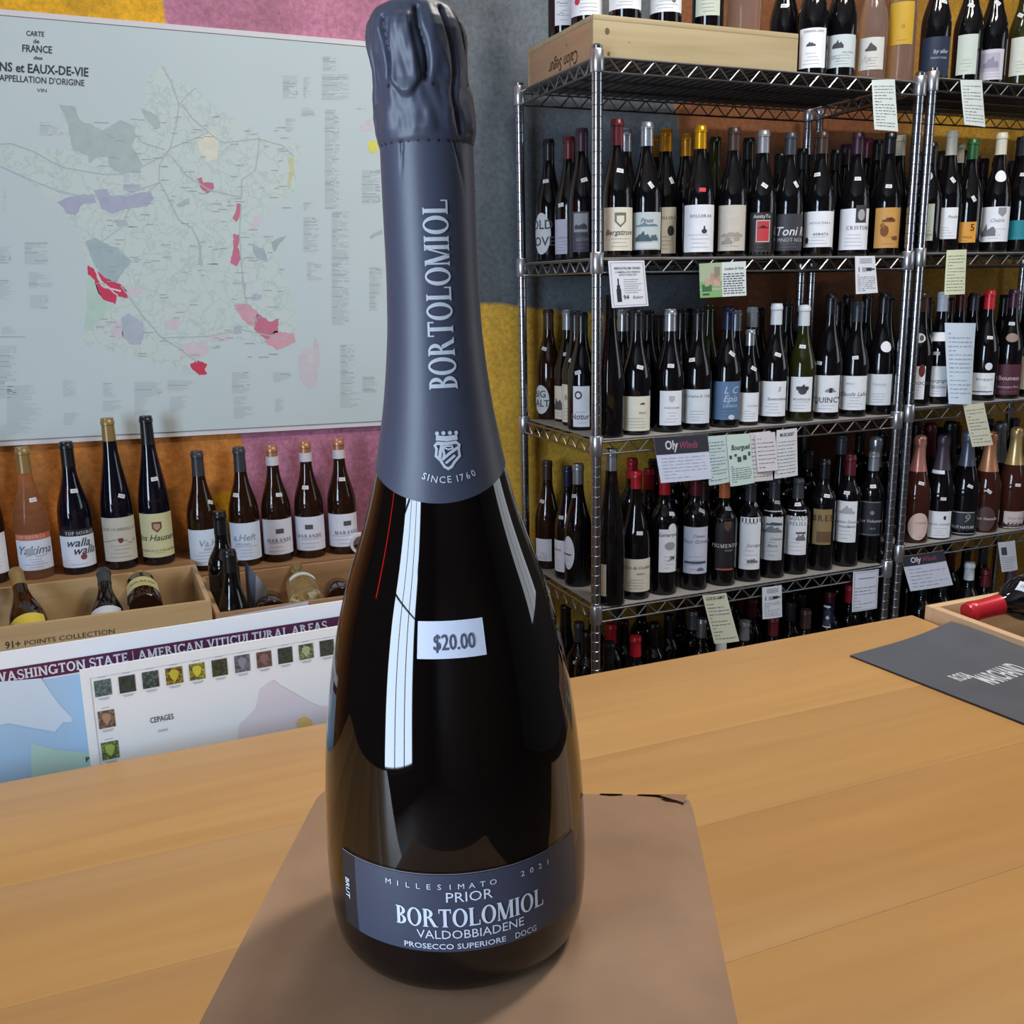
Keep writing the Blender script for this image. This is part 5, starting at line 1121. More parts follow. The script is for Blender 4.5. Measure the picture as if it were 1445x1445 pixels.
def leafpic(c1, c2, c3, seed):
    m = bpy.data.materials.new('grape_photo'); m.use_nodes = True; nt = m.node_tree; b = nt.nodes['Principled BSDF']; b.inputs['Roughness'].default_value = .4
    tc = nt.nodes.new('ShaderNodeTexCoord'); mp = nt.nodes.new('ShaderNodeMapping'); mp.inputs['Location'].default_value = (seed*3.7, seed*1.3, seed); nt.links.new(tc.outputs['Object'], mp.inputs[0])
    v = nt.nodes.new('ShaderNodeTexVoronoi'); v.inputs['Scale'].default_value = 260; nt.links.new(mp.outputs[0], v.inputs['Vector'])
    cr = nt.nodes.new('ShaderNodeValToRGB'); e = cr.color_ramp.elements; e[0].color = rgb(c1); e[1].color = rgb(c2); e[1].position = .95; k = e.new(.5); k.color = rgb(c3)
    nt.links.new(v.outputs['Distance'], cr.inputs[0]); nt.links.new(cr.outputs[0], b.inputs['Base Color']); return m
def cepages():
    zt = atY(112, 946, 1.22).z
    t, wd, P_ = poster('grape_variety_poster', 'white grape variety chart with small leaf photographs', (112, 947), 1.22, 3.7, 560, zt, 0.0)
    sheet = MB().box(0, wd, 0, .003, 0.001, zt, mat((248, 251, 253), .35)).build('sheet', t)
    mb = MB(); ml = mat((196, 202, 206), .5); i0, i1 = .010, .0107; zi = zt-.012
    quadprint(mb, [(i0, .05), (i1, .05), (i1, zi), (i0, zi)], .0005, ml); quadprint(mb, [(i0, zi-.0007), (wd-.01, zi-.0007), (wd-.01, zi), (i0, zi)], .0005, ml); mb.build('border_line', sheet)
    pics = [(133, 157, 958, 983), (167.6, 191, 952, 978), (200.5, 224, 946, 971.6), (233.5, 257.7, 940.5, 966), (266.8, 289, 934.7, 960), (298.8, 320.7, 929, 954.7), (330.8, 352.5, 923, 949), (361.8, 383, 918, 942.5), (392, 412.5, 912.5, 936.7), (421.4, 442, 907.6, 931), (451, 471, 902, 926), (138.5, 162, 1001, 1028), (143, 167.6, 1045, 1072)]
    G_, D_ = (60, 74, 66), (40, 46, 44)
    pal = [((130, 156, 160), G_, (84, 104, 104)), ((70, 84, 74), D_, (56, 68, 62)), ((120, 140, 144), D_, (70, 84, 84)), ((206, 190, 60), (60, 48, 40), (120, 96, 50)), ((214, 206, 70), (64, 60, 44), (140, 128, 60)), ((96, 100, 66), D_, (66, 72, 54)), ((146, 146, 160), (66, 66, 70), (110, 110, 122)), ((140, 108, 104), (70, 58, 54), (108, 84, 78)), ((84, 96, 84), D_, (56, 66, 60)), ((170, 184, 140), D_, (96, 110, 84)), ((80, 94, 86), D_, (60, 72, 66)), ((176, 146, 120), (66, 56, 60), (120, 96, 84)), ((170, 186, 90), (56, 66, 60), (100, 116, 74))]
    cap = MB(); mc = mat((168, 176, 180), .6)
    for i, (a, b, c, d) in enumerate(pics):
        x0_, _ = P_(a, (c+d)/2); x1_, _ = P_(b, (c+d)/2); _, z1_ = P_((a+b)/2, c+1); _, z0_ = P_((a+b)/2, d-1)
        pm = MB(); quadprint(pm, [(x0_, z0_), (x1_, z0_), (x1_, z1_), (x0_, z1_)], .0006, leafpic(*pal[i], i)); ph = pm.build('photograph', sheet)
        if i in (3, 4, 9, 11, 12, 6, 7):               # the bunch itself
            gm = MB(); xc, zc = (x0_+x1_)/2, (z0_+z1_)/2; w_ = (x1_-x0_); V = [(-.30, .25), (-.12, .42), (.15, .38), (.32, .2), (.22, -.1), (.02, -.42), (-.2, -.12)]
            gm.add([(xc+p*w_, -.0009, zc+q*w_) for p, q in V], [tuple(range(7))], mat(pal[i][0], .5, noise_amt=.25, noise_scale=900)); gm.build('grape_bunch_print', ph)
        for k, wl in ((.0035, .5), (-.003, .7), (-.0045, .55)):
            zz = (z1_+k) if k > 0 else z0_+k; xc = (x0_+x1_)/2; hw = (x1_-x0_)*wl/2; quadprint(cap, [(xc-hw, zz-.0004), (xc+hw, zz-.0004), (xc+hw, zz+.0004), (xc-hw, zz+.0004)], .0005, mc)
    cap.build('captions', sheet)
    mb = MB()
    bm_poly(mb, [P_(*zp('O', a, b)) for a, b in [(700, 1200), (760, 1150), (800, 1130), (850, 1170), (960, 1230), (1060, 1290), (1130, 1320), (1400, 1330), (1400, 1900), (500, 1900), (560, 1445), (620, 1390), (670, 1340), (690, 1270)]], .0006, mat((234, 226, 234), .4))
    bm_poly(mb, [P_(*zp('O', a, b)) for a, b in [(970, 1460), (980, 1415), (1030, 1395), (1080, 1420), (1090, 1460), (1040, 1500)]], .0009, mat((236, 206, 130), .4))
    mb.build('country_print', sheet)
    mb = MB(); mk = mat((74, 84, 96), .6)
    def tx(s, xl, xr, y, h, m, bold=.0):
        V, Fc, w_ = text2d(s, bold); xa, za = P_(xl, y); xb, _ = P_(xr, y-(xr-xl)*.177); mb.add([((xa+xb)/2+v[0]*(xb-xa)/w_, -.0006, za+v[1]*h) for v in V], Fc, m)
    tx('CEPAGES', 212, 245, 1020.5, .0072, mk, .01); tx('FRANCE', 223.5, 237, 1033, .003, mat((110, 118, 126), .6))
    xa, za = P_(219, 1012.5); mb.add([(xa, -.0006, za), (xa+.004, -.0006, za), (xa+.0045, -.0006, za+.001)], [(0, 1, 2)], mk)
    mb.build('lettering', sheet)
cepages()
def whitesheet():
    zt = atY(304, 874, 1.30).z; t = thing('poster_sheet', 'blank white sheet peeping over the maroon-banded poster', 'paper', (0, 1.30, 0))
    a = atY(304, 874, 1.30); b = atY(435, 849, 1.30); 
    v = [(a.x, 0, .001), (b.x, 0, .001), (b.x, 0, b.z), (a.x, 0, a.z)]; v += [(x, .001, q) for x, _, q in v]
    MB().add(v, [(0, 1, 2, 3), (7, 6, 5, 4), (0, 4, 5, 1), (1, 5, 6, 2), (2, 6, 7, 3), (3, 7, 4, 0)], mat((214, 214, 226), .5)).build('sheet', t)
whitesheet()

# ================================================================== cards hung on the shelf edges
def card(lab, tl, tr, br, bl, Y, col, lines=8, ink=(122, 124, 136), head=None, draw=None, cat='card', name='shelf_card', curl=.004):
    P_ = [atY(*tl, Y), atY(*tr, Y), atY(*br, Y), atY(*bl, Y)]; c = (P_[0]+P_[1])/2
    t = thing(name, lab, cat, c)
    def at(u, v, d=0.0):
        p = P_[0]*(1-u)*(1-v)+P_[1]*u*(1-v)+P_[2]*u*v+P_[3]*(1-u)*v
        return p-c+Vector((0, -curl*sin(pi*u)*.6-curl*v*v*.5-d, 0))
    mb = MB(); n = 6; fs = []; vs = [at(i/n, j/n, .0005) for j in range(n+1) for i in range(n+1)]+[at(i/n, j/n) for j in range(n+1) for i in range(n+1)]; o = (n+1)**2
    for j in range(n):
        for i in range(n): a = j*(n+1)+i; fs += [(a, a+n+1, a+n+2, a+1), (o+a, o+a+1, o+a+n+2, o+a+n+1)]
    for i in range(n): fs += [(i, i+1, o+i+1, o+i), (n*(n+1)+i, o+n*(n+1)+i, o+n*(n+1)+i+1, n*(n+1)+i+1), (i*(n+1), o+i*(n+1), o+(i+1)*(n+1), (i+1)*(n+1)), (i*(n+1)+n, (i+1)*(n+1)+n, o+(i+1)*(n+1)+n, o+i*(n+1)+n)]
    mb.add(vs, fs, mat(col, .6)); sheet = mb.build('paper', t, True, 50)
    mb = MB()
    def rect(u0, u1, v0, v1, m, d=.0011):
        k = max(1, int(abs(u1-u0)*6)); q = max(1, int(abs(v1-v0)*6))
        for a in range(k):
            for b in range(q):
                ua, ub = u0+(u1-u0)*a/k, u0+(u1-u0)*(a+1)/k; va, vb = v0+(v1-v0)*b/q, v0+(v1-v0)*(b+1)/q
                mb.add([at(ua, va, d), at(ub, va, d), at(ub, vb, d), at(ua, vb, d)], [(0, 3, 2, 1)], m)
    def words(s, u, v, h, m, wd_=None, shear=0, bold=.012, d=.0014):
        V, Fc, w_ = text2d(s, bold, shear); W_ = (P_[1]-P_[0]).length; Hh = (P_[3]-P_[0]).length
        sx = h*Hh/W_ if wd_ is None else wd_/w_
        for f in tris(V, Fc): mb.add([at(u+p[0]*sx, v-p[1]*h, d) for p in f], [(0, 1, 2)], m)
    v0 = .10
    if head is not None: v0 = head(rect, words)
    if lines:
        mi = mat(ink, .8)
        for k in range(lines):
            v = v0+(0.94-v0)*(k+.5)/lines; u = .08
            while u < .86:
                w_ = random.uniform(.06, .17); rect(u, min(.92, u+w_), v-.007, v+random.uniform(.003, .010), mi); u += w_+random.uniform(.02, .05)
                if random.random() < .07: break
    if draw: draw(rect, words)
    mb.build('writing', sheet)
YC = 2.1405; YB_ = 'shelf edge'
GRN = (214, 230, 208); CRM = (232, 232, 208); WHC = (234, 236, 244)
card('narrow white card of dense handwriting under the gold-label bottle', (1230, 113), (1262.5, 112), (1266.5, 186), (1233, 183), YC, (222, 231, 226), 14)
card('narrow white card of handwriting under tall pale green label', (1355, 113), (1385.5, 113), (1389.5, 179.5), (1360, 176), YC, (220, 228, 224), 12)
def h_berg(r, w_):
    m = mat((90, 92, 98), .7)
    for q in (.05, .945): r(q, q+.008, .04, .96, m)
    for q in (.04, .955): r(.05, .95, q, q+.006, m)
    w_('BERGSTROM WINES', .5, .185, .05, m, .72); w_('CUMBERLAND RESERVE', .5, .26, .035, m, .68); w_('PINOT NOIR 2019', .5, .32, .035, m, .48)
    b = mat((44, 44, 50), .6); r(.155, .275, .60, .88, b); r(.175, .255, .52, .60, b); r(.20, .235, .38, .53, b)
    r(.17, .262, .68, .80, mat((120, 120, 124), .6)); w_('94', .40, .83, .095, mat((60, 60, 64), .6))
    for k in range(7): r(.36, random.uniform(.72, .88), .40+.047*k, .41+.047*k, mat((150, 152, 158), .7))
    w_('Robert', .72, .82, .06, mat((130, 130, 136), .7), .3, .4)
    return 1
card('bordered white score card with bottle picture and number 94', (858, 368), (909, 367.5), (914.5, 431.5), (863, 434.5), YC, WHC, 0, head=h_berg)
def h_green(r, w_):
    r(.0, .46, 0, 1, mat((176, 190, 158), .6)); r(.0, .46, .52, 1, mat((136, 180, 120), .6))
    for u, v, a, b, c in ((.10, .45, .16, .22, (196, 168, 148)), (.22, .30, .20, .3, (190, 150, 130)), (.28, .50, .14, .18, (206, 170, 160)), (.04, .62, .20, .2, (60, 120, 66)), (.30, .12, .12, .3, (140, 140, 126)), (.05, .88, .14, .05, (60, 80, 54))): r(u, u+a, v, v+b, mat(c, .6), .0013)
    m = mat((60, 64, 72), .7); w_('Couleurs de Terre', .73, .22, .07, m, .42, .25)
    for k in range(9):
        u = .49
        while u < .93: q = random.uniform(.04, .1); r(u, min(.96, u+q), .33+.07*k, .355+.07*k, m); u += q+.02
    return 1
card('green picture card with earthy drawing and handwriting', (986.5, 372), (1052.5, 368.5), (1052.5, 417), (987.5, 420.5), YC, (226, 233, 233), 0, head=h_green)
def h_bott(v0=.36):
    def f(r, w_):
        m = mat((110, 112, 120), .7); 
        for k in range(3): r(.2, .8, .07+.05*k, .085+.05*k, m)
        b = mat((50, 52, 64), .6); r(.50, .76, .31, .40, b); r(.76, .92, .335, .375, b); r(.14, .18, .29, .42, mat((70, 72, 84), .6)); r(.30, .5, .30, .41, mat((170, 172, 180), .6))
        return .48
    return f
card('white printed card with small sideways bottle picture, second shelf', (1206.5, 361.5), (1234.5, 361), (1238, 413), (1207, 415), YC, WHC, 9, head=h_bott())
card('pale yellow card of handwriting on the second shelf edge', (1336, 353), (1364, 352), (1360.5, 415), (1331.5, 416), YC, (228, 233, 195), 12)
def h_oly(v, txt2='Winds', c2=(170, 80, 110)):
    def f(r, w_):
        r(0, 1, 0, v, mat((58, 58, 70), .5)); w_('Oly', .30, v*.72, v*.50, mat((220, 222, 228), .5), .24, .1, .03); w_(txt2, .62, v*.72, v*.42, mat(c2, .5), .34, .3)
        return v+.05
    return f
card('two-tone white and charcoal card nearest the crimson capsules', (922, 617.5), (998, 613), (1004, 675), (932, 681.5), 2.1360, (226, 231, 250), 7, (176, 182, 214), h_oly(.38))
card('pale green card of tight handwriting beside two-tone card', (994.5, 616), (1025, 613.5), (1029, 680), (1000, 685), 2.1385, (209, 228, 226), 13)
def h_bour(r, w_):
    m = mat((50, 54, 62), .7); w_('Bourgueil', .55, .30, .10, m, .80, .15)
    for u, v, a, b in ((.05, .40, .10, .07), (.36, .44, .16, .10), (.60, .42, .16, .09), (.25, .38, .10, .05), (.84, .36, .10, .08)): r(u, u+a, v, v+b, mat((70, 90, 84), .7))
    return .60
card('mint green card with drawn leaves and large heading', (1025, 613.5), (1057.5, 611.5), (1064, 681), (1030, 686.5), 2.1360, (215, 235, 226), 8, head=h_bour)
card('cream card overlapped by a smaller white card', (1057.5, 611), (1087, 608), (1090, 677), (1058, 680), 2.1395, (226, 220, 215), 10)
card('small white card of dark handwriting pinned over cream card', (1065, 611.5), (1093.5, 609.5), (1097.5, 663), (1068.5, 666), 2.1350, (233, 228, 231), 8, (64, 60, 70))
card('white card with bold heading at the end of the cluster', (1096, 607), (1124.5, 604), (1125, 670.5), (1092, 675.5), 2.1395, (231, 231, 233), 10, head=lambda r, w_: (w_('MUSCADET', .5, .14, .07, mat((60, 60, 66), .7), .7), .22)[1])
card('cream card of handwriting below the paper sheet', (1359, 571.5), (1388, 568), (1400.5, 627.5), (1371, 630.5), YC, (228, 226, 200), 11)
card('long cream card slanting below the village-drawing bottle', (991, 840), (1024.5, 836.5), (1042.5, 904.5), (1007.5, 908), YC, CRM, 11, head=lambda r, w_: (w_('CLOS DE GAMOT', .5, .10, .06, mat((80, 78, 70), .7), .8), .16)[1])
card('white printed card with small sideways bottle picture, fourth shelf', (1075.5, 829), (1103, 825.5), (1103, 870), (1075.5, 873.5), YC, (226, 231, 242), 8, head=h_bott())
def h_bord(r, w_):
    m = mat((80, 84, 110), .7)
    for q in (.05, .94): r(q, q+.01, .03, .97, m)
    for q in (.03, .965): r(.05, .95, q, q+.006, m)
    r(.2, .85, .18, .195, m); return .38
card('white card with thin dark border near the rack posts', (1204, 807), (1240, 803), (1236.5, 858), (1201.5, 863.5), YC, (226, 231, 248), 7, head=h_bord)
card('two-tone white and charcoal card under rose sparkling bottle', (1271, 785), (1331, 776.5), (1344, 825), (1284, 834), YC, (226, 231, 248), 6, (150, 156, 190), h_oly(.30))
card('small grey-white card with round dark seal', (1408, 765.5), (1432, 762.5), (1435.5, 803.5), (1413, 807), YC, (211, 215, 224), 6, head=lambda r, w_: (r(.12, .42, .18, .44, mat((70, 72, 80), .6)), .5)[1])
card('pale blue-white paper sheet standing against the shelf bottles', (1333, 455.5), (1377, 456), (1368, 570), (1336, 569.5), 2.1500, (220, 235, 250), 16, (170, 186, 206), cat='paper', name='paper_sheet', curl=.014)

# ================================================================== crate beyond the table end
def endcrate():
    zr = CZ-.5185; xa = 1.2155; xb = 1.60; ya = .66; yb = 1.160; z0 = zr-.19
    s = thing('side_stand', 'dark side stand carrying the crate beyond the table end', 'table', (1.42, .91, 0)); m = wood((70, 46, 30), (100, 68, 44), 'Y', 5)
    boxobj('top', -.195, .195, -.27, .27, z0-.02, z0, m, s)
    for sx in (-.19, .15):
        for sy in (-.26, .22): boxobj('leg', sx, sx+.04, sy, sy+.04, 0, z0-.02, m, s)
    c, f = crate('pale pine crate with a red-capped bottle beyond the table', xa, xb, ya, yb, z0, zr, wood((206, 170, 128), (226, 196, 156), 'X', 5), wood((200, 160, 124), (220, 186, 150), 'Y', 5), .015)
    tip = atX(1364, 865, 1.247); nb = atY(1434, 847, tip.y-.012)
    lying('bottle with red foil capsule lying in the end crate', tip+(nb-tip)*3, tip, (-.2, -.8, .6), 'bord', 'dark', 'red', .062, H=.30, rs=1.04, stick=(.35, .205, .5, (206, 214, 226), .022, .016))
    for k, (xx, yy) in enumerate(((1.30, 1.02), (1.32, .93), (1.30, .84))):  # bottles added to darken the pale crate interior, in place of shade
        lying(['added dark bottle darkening the end crate under the red foil', 'added dark bottle darkening the middle of the end crate', 'added dark bottle darkening the end crate, furthest from red foil'][k], Vector((xx+.25, yy, z0+.05)), Vector((xx-.05, yy, z0+.05)), (0, -.3, 1), 'bord', 'dark', 'black', H=.30)
endcrate()

# ================================================================== the sparkling bottle in front
def bigbottle():
    D = .336; c = Vector((D*.3255, D*sqrt(1-.3255**2), BOXZ)); n = Vector((-c.x, -c.y, 0)).normalized(); tt = Vector((-n.y, n.x, 0))
    LEAN = -.0105
    t = thing('sparkling_wine_bottle', 'tall dark sparkling wine bottle with blue-grey foil standing on cardboard', 'wine bottle', c)
    rz = Matrix.Rotation(math.atan2(n.y, n.x)+pi/2, 3, 'Z') @ Matrix.Rotation(LEAN, 3, 'Y'); t.rotation_euler = rz.to_euler()
    lean = tt*LEAN
    P_ = [(.012, .0001), (.010, .02), (.004, .030), (.0006, .0345), (0, .0375), (.0012, .0412), (.004, .0440), (.008, .0459), (.014, .0470), (.022, .0476), (.032, .0478), (.045, .0476), (.0565, .0472), (.067, .0465), (.0764, .0457), (.084, .0449), (.0913, .0439), (.099, .0428), (.1066, .0415), (.114, .0401), (.1215, .0384), (.129, .0365), (.1359, .0345), (.142, .0324), (.148, .0302), (.155, .0278), (.1622, .0255), (.169, .0236), (.1759, .0219), (.186, .0199), (.1961, .0181), (.2094, .0164), (.2223, .0152), (.2394, .0146), (.2642, .0146), (.2793, .0145), (.30, .0145), (.315, .0140), (.3185, .010)]
    class Sh: pass
    sh = Sh(); sh.H = .3225
    body = P_[4:]
    def rad(z):
        if z <= 0: return .0375
        for (a, ra), (b, rb_) in zip(body, body[1:]):
            if a <= z <= b: return ra+(rb_-ra)*(z-a)/(b-a)
        return .010
    sh.rad = rad
    # glass: finely resampled so reflections run smooth
    def smooth_rad(z, w_=.004): return sum(rad(max(0, z+w_*k/3)) for k in range(-3, 4))/7 if z > .02 else rad(z)
    pr = [p for p in P_[:10]] + [(z/1000*1.0, smooth_rad(z/1000)) for z in range(24, 279, 3)] + [(.2785, .0142), (.281, .0115), (.308, .0108), (.310, .0002)]
    mg = mat((9, 6, 6), .025, spec=.65); MB().lathe(pr, mg, 96).build('body', t, True, 60)
    # ---- foil
    edge = lambda th: .1757 - .0078*max(0, cos(th))**1.6 + .002*(1-cos(th))*.5
    ft = [(.2793, .0150), (.2812, .0154), (.2830, .0158), (.2881, .0165), (.2937, .0164), (.2975, .0158), (.3019, .0157), (.3070, .0160), (.3122, .0161), (.3150, .0154), (.3167, .0145), (.3182, .0134), (.3195, .0121), (.3210, .0090), (.3220, .0050), (.3224, .0005)]
    def frad(z):
        if z < .2793: return smooth_rad(z)+.0004
        for (a, ra), (b, rb_) in zip(ft, ft[1:]):
            if a <= z <= b: return ra+(rb_-ra)*(z-a)/(b-a)
        return .0005
    ss = lambda a, b, x: (lambda q: q*q*(3-2*q))(max(0.0, min(1.0, (x-a)/(b-a))))
    def wrapd(a): return (a+pi) % (2*pi)-pi
    def disp(th, z):
        d = 0.0; g = ss(.279, .284, z)*(1-ss(.3165, .3215, z))
        # tongue of the wire cage in the middle
        w_ = .20+.10*ss(.318, .298, z); q = abs(wrapd(th+.30))/w_
        d += .0013*(1-ss(.78, 1.12, q))*ss(.2912+.005*min(q, 1.2)**2, .2938+.005*min(q, 1.2)**2, z)*(1-ss(.3140, .3175, z))
        d -= .0003*math.exp(-(wrapd(th+.30)/.07)**2)*ss(.298, .302, z)*(1-ss(.311, .314, z))
        # lobes either side, deep folds between
        for th0, amp, za, zb, sg in ((-.66, -.0016, .2965, .3165, .05), (.12, -.0018, .2955, .3185, .055), (.74, -.0014, .2800, .3190, .06), (1.30, -.0012, .2950, .3170, .05), (-1.25, -.0010, .2900, .3150, .06), (2.1, -.0014, .284, .316, .07), (2.9, -.0014, .284, .316, .07), (-2.1, -.0014, .284, .316, .07)):
            bend = .06*sin((z-.297)*260)
            d += amp*math.exp(-(wrapd(th-th0-bend)/sg)**2)*ss(za, za+.002, z)*(1-ss(zb-.002, zb, z))
        for th0, amp, zc, sz, sg in ((.42, .0008, .306, .006, .22), (.42, .0006, .2865, .004, .25), (-.75, .0007, .2875, .004, .16), (1.0, .0009, .301, .008, .2), (1.05, .0009, .2855, .004, .22), (-1.0, .0006, .306, .006, .22), (-.35, -.0006, .2890, .0025, .2)):
            d += amp*math.exp(-(wrapd(th-th0)/sg)**2-((z-zc)/sz)**2)
        d += g*.0008*noise.noise(Vector((cos(th)*2.4, sin(th)*2.4, z*70))) + g*.0005*noise.noise(Vector((cos(th)*6, sin(th)*6, z*150+9)))
        # perforated ring and the creases running down from it
        d += .0002*math.exp(-((z-.2806)/.0010)**2)
        for th0, sl, za in ((-.52, 6.0, .268), (.62, -17.0, .262), (1.5, 5, .266), (-1.6, -4, .266)):
            if za < z < .2795: d -= .0006*math.exp(-(wrapd(th-(th0+sl*(z-.2795)))/.03)**2)*ss(za, .279, z)
        return d
    bendx = lambda z: -.0020*ss(.280, .318, z)
    nt_, nv = 200, 190; vs = []; fs = []
    zs = [i/79 for i in range(80)]
    for j in range(nv+1):
        v = j/nv
        for i in range(nt_):
            th = 2*pi*i/nt_; e = edge(wrapd(th))
            z = e+(.2760-e)*(v/.30) if v < .30 else .2760+(.3224-.2760)*((v-.30)/.70)
            r = frad(z)+disp(th, z)-.0007*ss(.282, .288, z)*(1-ss(.316, .321, z)); r = max(.0003, r)
            vs.append((r*sin(th)+bendx(z), -r*cos(th), z))
    for j in range(nv):
        for i in range(nt_): fs.append((j*nt_+i, j*nt_+(i+1) % nt_, (j+1)*nt_+(i+1) % nt_, (j+1)*nt_+i))
    mf = mat((62, 66, 82), .44, spec=.45, noise_amt=.04, noise_scale=300, bump=.02)
    foil = MB().add(vs, fs, mf).build('foil_capsule', t, True, 80)
    fsh = Sh(); fsh.H = .3225; fsh.rad = frad
    sil = mat((196, 200, 208), .4, .1)
    # ---- printing: picture points -> skin
    hp = lambda x, y, s_=fsh: hit(c, s_, x, y, lean)
    mb = MB()
    # big name running up the foil
    th0, za = hp(625, 549); th1, zb = hp(615, 282); L = zb-za
    V, Fc, wd = serif2d('BORTOLOMIOL', .19, .065, .06, .05, gap=.07); k = L/wd; hgt = .0079; sc_ = hgt
    thc, _ = hp(619, 415)
    for tr in split(scaled(V, Fc, k, hgt), .0022):
        # text x -> up the bottle, text y -> to the left of reading direction
        mb.add([surf(fsh, thc-(p[1]-hgt/2)/fsh.rad(.5*(za+zb)) + (th0-th1)*0*(p[0]/L), (za+zb)/2+p[0], .0003) for p in tr], [(0, 1, 2)], sil)
    # crest
    K7 = lambda a, b: hp(580+a*.08304, 590+b*.08304)
    def strokes(pts, w_, close=False):
        q = [K7(*p) for p in pts]; q = [(a*fsh.rad(.178), b) for a, b in q]
        if close: q = q+[q[0]]
        for (ax, ay), (bx, by) in zip(q, q[1:]):
            dx, dy = bx-ax, by-ay; l = sqrt(dx*dx+dy*dy)+1e-9; ex, ey = dx/l*w_*.4, dy/l*w_*.4; nx, ny = -dy/l*w_/2, dx/l*w_/2
            for tr in split(tris([(ax-ex+nx, ay-ey+ny), (ax-ex-nx, ay-ey-ny), (bx+ex-nx, by+ey-ny), (bx+ex+nx, by+ey+ny)], [(0, 1, 2, 3)]), .0015):
                mb.add([surf(fsh, p[0]/fsh.rad(.178), p[1], .0003) for p in tr], [(0, 1, 2)], sil)
    U = 120*.08304*.335/1400
    for x, y in ((443, 257), (548, 252), (655, 248), (757, 245)):
        a, b = K7(x, y); V, Fc = oval2d(.0013, .0013, 12); wrap(mb, fsh, tris(V, Fc), a, b, .0003, sil, 0, .002)
    strokes([(455, 335), (600, 345), (750, 325)], .0016); strokes([(455, 425), (600, 430), (750, 410)], .0010)
    strokes([(450, 415), (600, 428), (755, 405), (810, 450), (800, 520), (820, 640), (740, 740), (690, 820), (630, 855), (570, 820), (500, 710), (425, 640), (435, 520), (410, 460)], .00085, True)
    strokes([(540, 690), (660, 590), (790, 495)], .0009); strokes([(600, 755), (730, 640)], .0008); strokes([(520, 480), (500, 560), (490, 650)], .0011); strokes([(535, 490), (560, 600), (550, 690)], .0008); strokes([(560, 500), (630, 530), (705, 510), (690, 470), (550, 478)], .0005)
    # since line, letters following the curved edge
    pos = [('S', 235, 975), ('I', 303, 1000), ('N', 400, 1030), ('C', 533, 1040), ('E', 650, 1035), ('1', 782, 1020), ('7', 860, 1003), ('6', 955, 975), ('0', 1045, 935)]
    tilt = [-22, -16, -12, -4, 2, 8, 12, 20, 26]
    for (ch, x, y), tl_ in zip(pos, tilt):
        a, b = K7(x, y); V, Fc, wd = text2d(ch, .01); h = .0021
        wrap(mb, fsh, scaled([(p[0], p[1]-.5) for p in V], Fc, h, h), a, b, .0003, sil, radians(tl_), .0012)
    mb.build('lettering', foil)
    mb = MB(); mh = mat((8, 8, 12), .6)                       # perforations and vent holes
    for kk in range(30):
        a = 2*pi*kk/30+.05; V, Fc = oval2d(.0008, .0010, 8)
        wrap(mb, fsh, tris(V, Fc), a, .2793, .0001, mh, 0, .01)
    for x, y in ((531, 92), (550, 121), (611, 119), (639, 118), (658, 121), (528, 133), (642, 154)):
        a, b = hp(x, y); r_ = frad(b)+disp(a, b); fs2 = Sh(); fs2.rad = lambda q, r_=r_: r_; V, Fc = oval2d(.0010, .0014, 8)
        wrap(mb, fs2, tris(V, Fc), a, b, .00025, mh, .2, .01)
    mb.build('perforations', foil)
    # ---- body label
    lp = lambda x, y: hit(c, sh, x, y, lean)
    tA, zA = lp(486, 1194); tB, _ = lp(504, 1260); tC, _ = lp(806, 1240); _, ztop = lp(650, 1233); _, zbot = lp(640, 1338)
    def patch(name, a, b, z0_, z1_, m, off, par):
        n = max(4, int((b-a)/.05)); k = 10; vv = []; ff = []
        for j in range(k+1):
            for i in range(n+1): th = a+(b-a)*i/n; zz = z0_+(z1_-z0_)*j/k; r = smooth_rad(zz)+off; vv.append((r*sin(th), -r*cos(th), zz))
        for j in range(k):
            for i in range(n): q = j*(n+1)+i; ff.append((q, q+1, q+n+2, q+n+1))
        return MB().add(vv, ff, m).build(name, par, True, 60)
    lab = patch('label', tB, tC+.05, zbot-.0012, ztop, mat((56, 62, 80), .45, noise_amt=.03, noise_scale=400), .00035, t)
    dk = patch('label_border', tA-.02, tB-.0005, zbot-.0012, ztop+.0003, mat((26, 27, 33), .45), .00035, lab)
    mb = MB()
    wl = mat((206, 212, 226), .5)
    # hairline along the top edge
    nn = 60
    for i in range(nn):
        a = tA+(tC+.05-tA)*i/nn; b = tA+(tC+.05-tA)*(i+1)/nn; zz = ztop+.0004
        mb.add([surf(sh, a, zz, .0006), surf(sh, b, zz, .0006), surf(sh, b, zz+.00025, .0006), surf(sh, a, zz+.00025, .0006)], [(0, 1, 2, 3)], mat((120, 124, 134), .5))
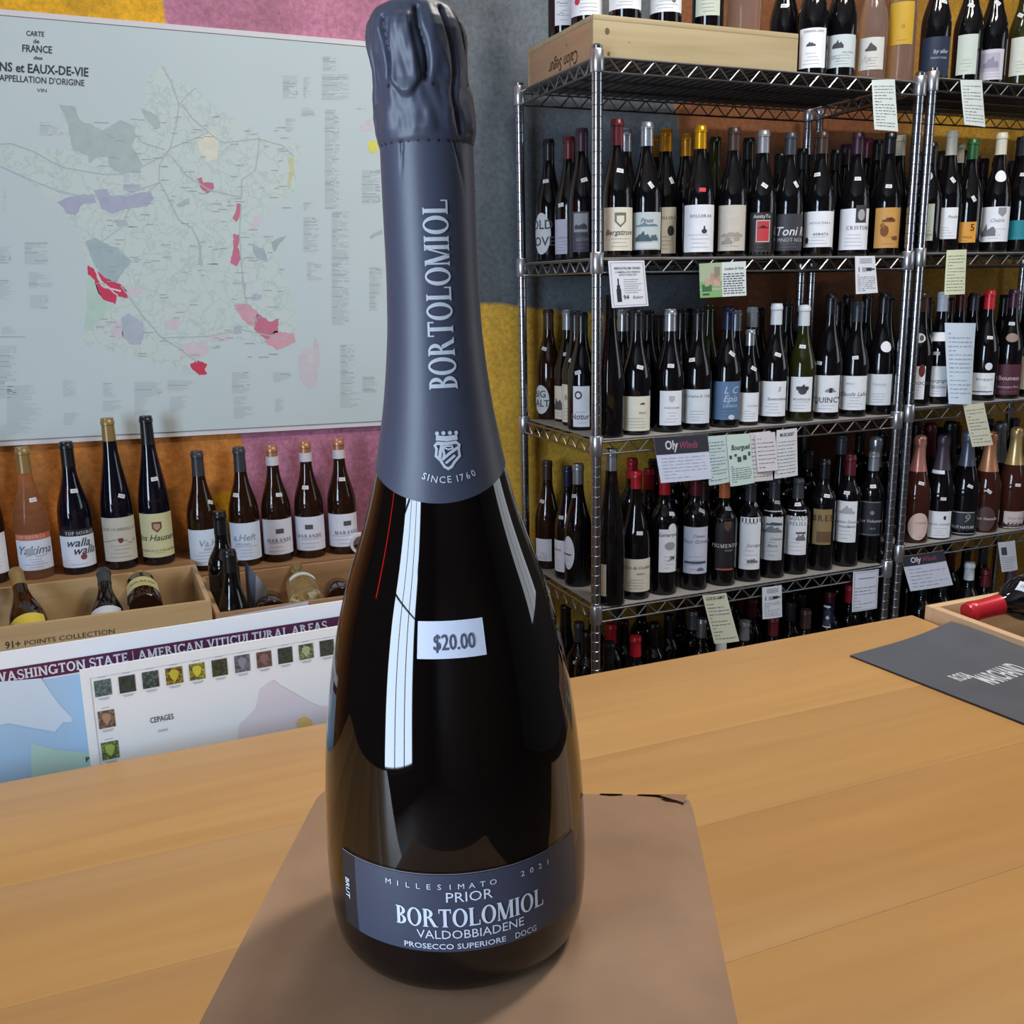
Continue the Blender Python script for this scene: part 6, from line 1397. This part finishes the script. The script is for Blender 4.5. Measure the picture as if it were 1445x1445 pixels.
    def text(s, xl, yl, xr, yr, h, serif=False, bold=.0, track=1.0):
        a0, z0_ = lp(xl, yl); a1, z1_ = lp(xr, yr); zc = (z0_+z1_)/2
        if serif: V, Fc, wd = serif2d(s, .19, .06, .06, .05, gap=.075)
        else: V, Fc, wd = text2d(s, bold)
        W_ = (a1-a0)*sh.rad(zc)
        for tr in split(scaled(V, Fc, W_/wd, h), .003): mb.add([surf(sh, (a0+a1)/2+p[0]/sh.rad(zc), zc+p[1], .0006) for p in tr], [(0, 1, 2)], wl)
    pxm = .335/1400
    def letters(s, xl, yl, xr, yr, h, bold=.0):
        a0, z0_ = lp(xl, yl); a1, z1_ = lp(xr, yr); zc = (z0_+z1_)/2
        for i, ch in enumerate(s):
            if ch == ' ': continue
            V, Fc, wd = text2d(ch, bold); th = a0+(a1-a0)*i/(len(s)-1); wrap(mb, sh, scaled(V, Fc, h*1.15, h), th, zc, .0006, wl, 0, .002)
    letters('MILLESIMATO  2021', 549, 1241, 771, 1223, .0019)
    text('PRIOR', 630, 1270, 695, 1266, .0036); text('BORTOLOMIOL', 561, 1297, 764, 1277, .0066, True)
    text('VALDOBBIADENE', 589, 1316, 738, 1308, .0032); text('PROSECCO SUPERIORE', 572, 1330, 713, 1328, .0020, bold=.01); text('DOCG', 726, 1321, 755, 1314, .0022)
    a0, z0_ = lp(493, 1250); V, Fc, wd = text2d('BRUT', .012); h = .0022
    for tr in split(scaled(V, Fc, .0075/wd, h), .002): mb.add([surf(sh, a0+(p[1]-h/2)/sh.rad(z0_), z0_-p[0], .0006) for p in tr], [(0, 1, 2)], wl)
    mb.build('lettering', lab)
    # ---- price sticker
    s0, zs0 = lp(590, 901); s1, _ = lp(683, 901); _, zt_ = lp(637, 875); _, zb_ = lp(637, 928)
    st = patch('price_sticker', s0, s1, zb_, zt_, mat((206, 210, 226), .55), .0004, t)
    mb = MB(); V, Fc, wd = text2d('$20.00', .006); a0, z0_ = lp(612, 915); a1, _ = lp(670, 915); zc = zb_+(zt_-zb_)*.24; h = (zt_-zb_)*.42
    mk = mat((70, 76, 96), .7); W_ = (a1-a0)*sh.rad(zc)
    for tr in split(scaled(V, Fc, W_/wd, h), .003): mb.add([surf(sh, (a0+a1)/2+p[0]/sh.rad(zc), zc+p[1], .0007) for p in tr], [(0, 1, 2)], mk)
    mb.build('price_lettering', st)
bigbottle()
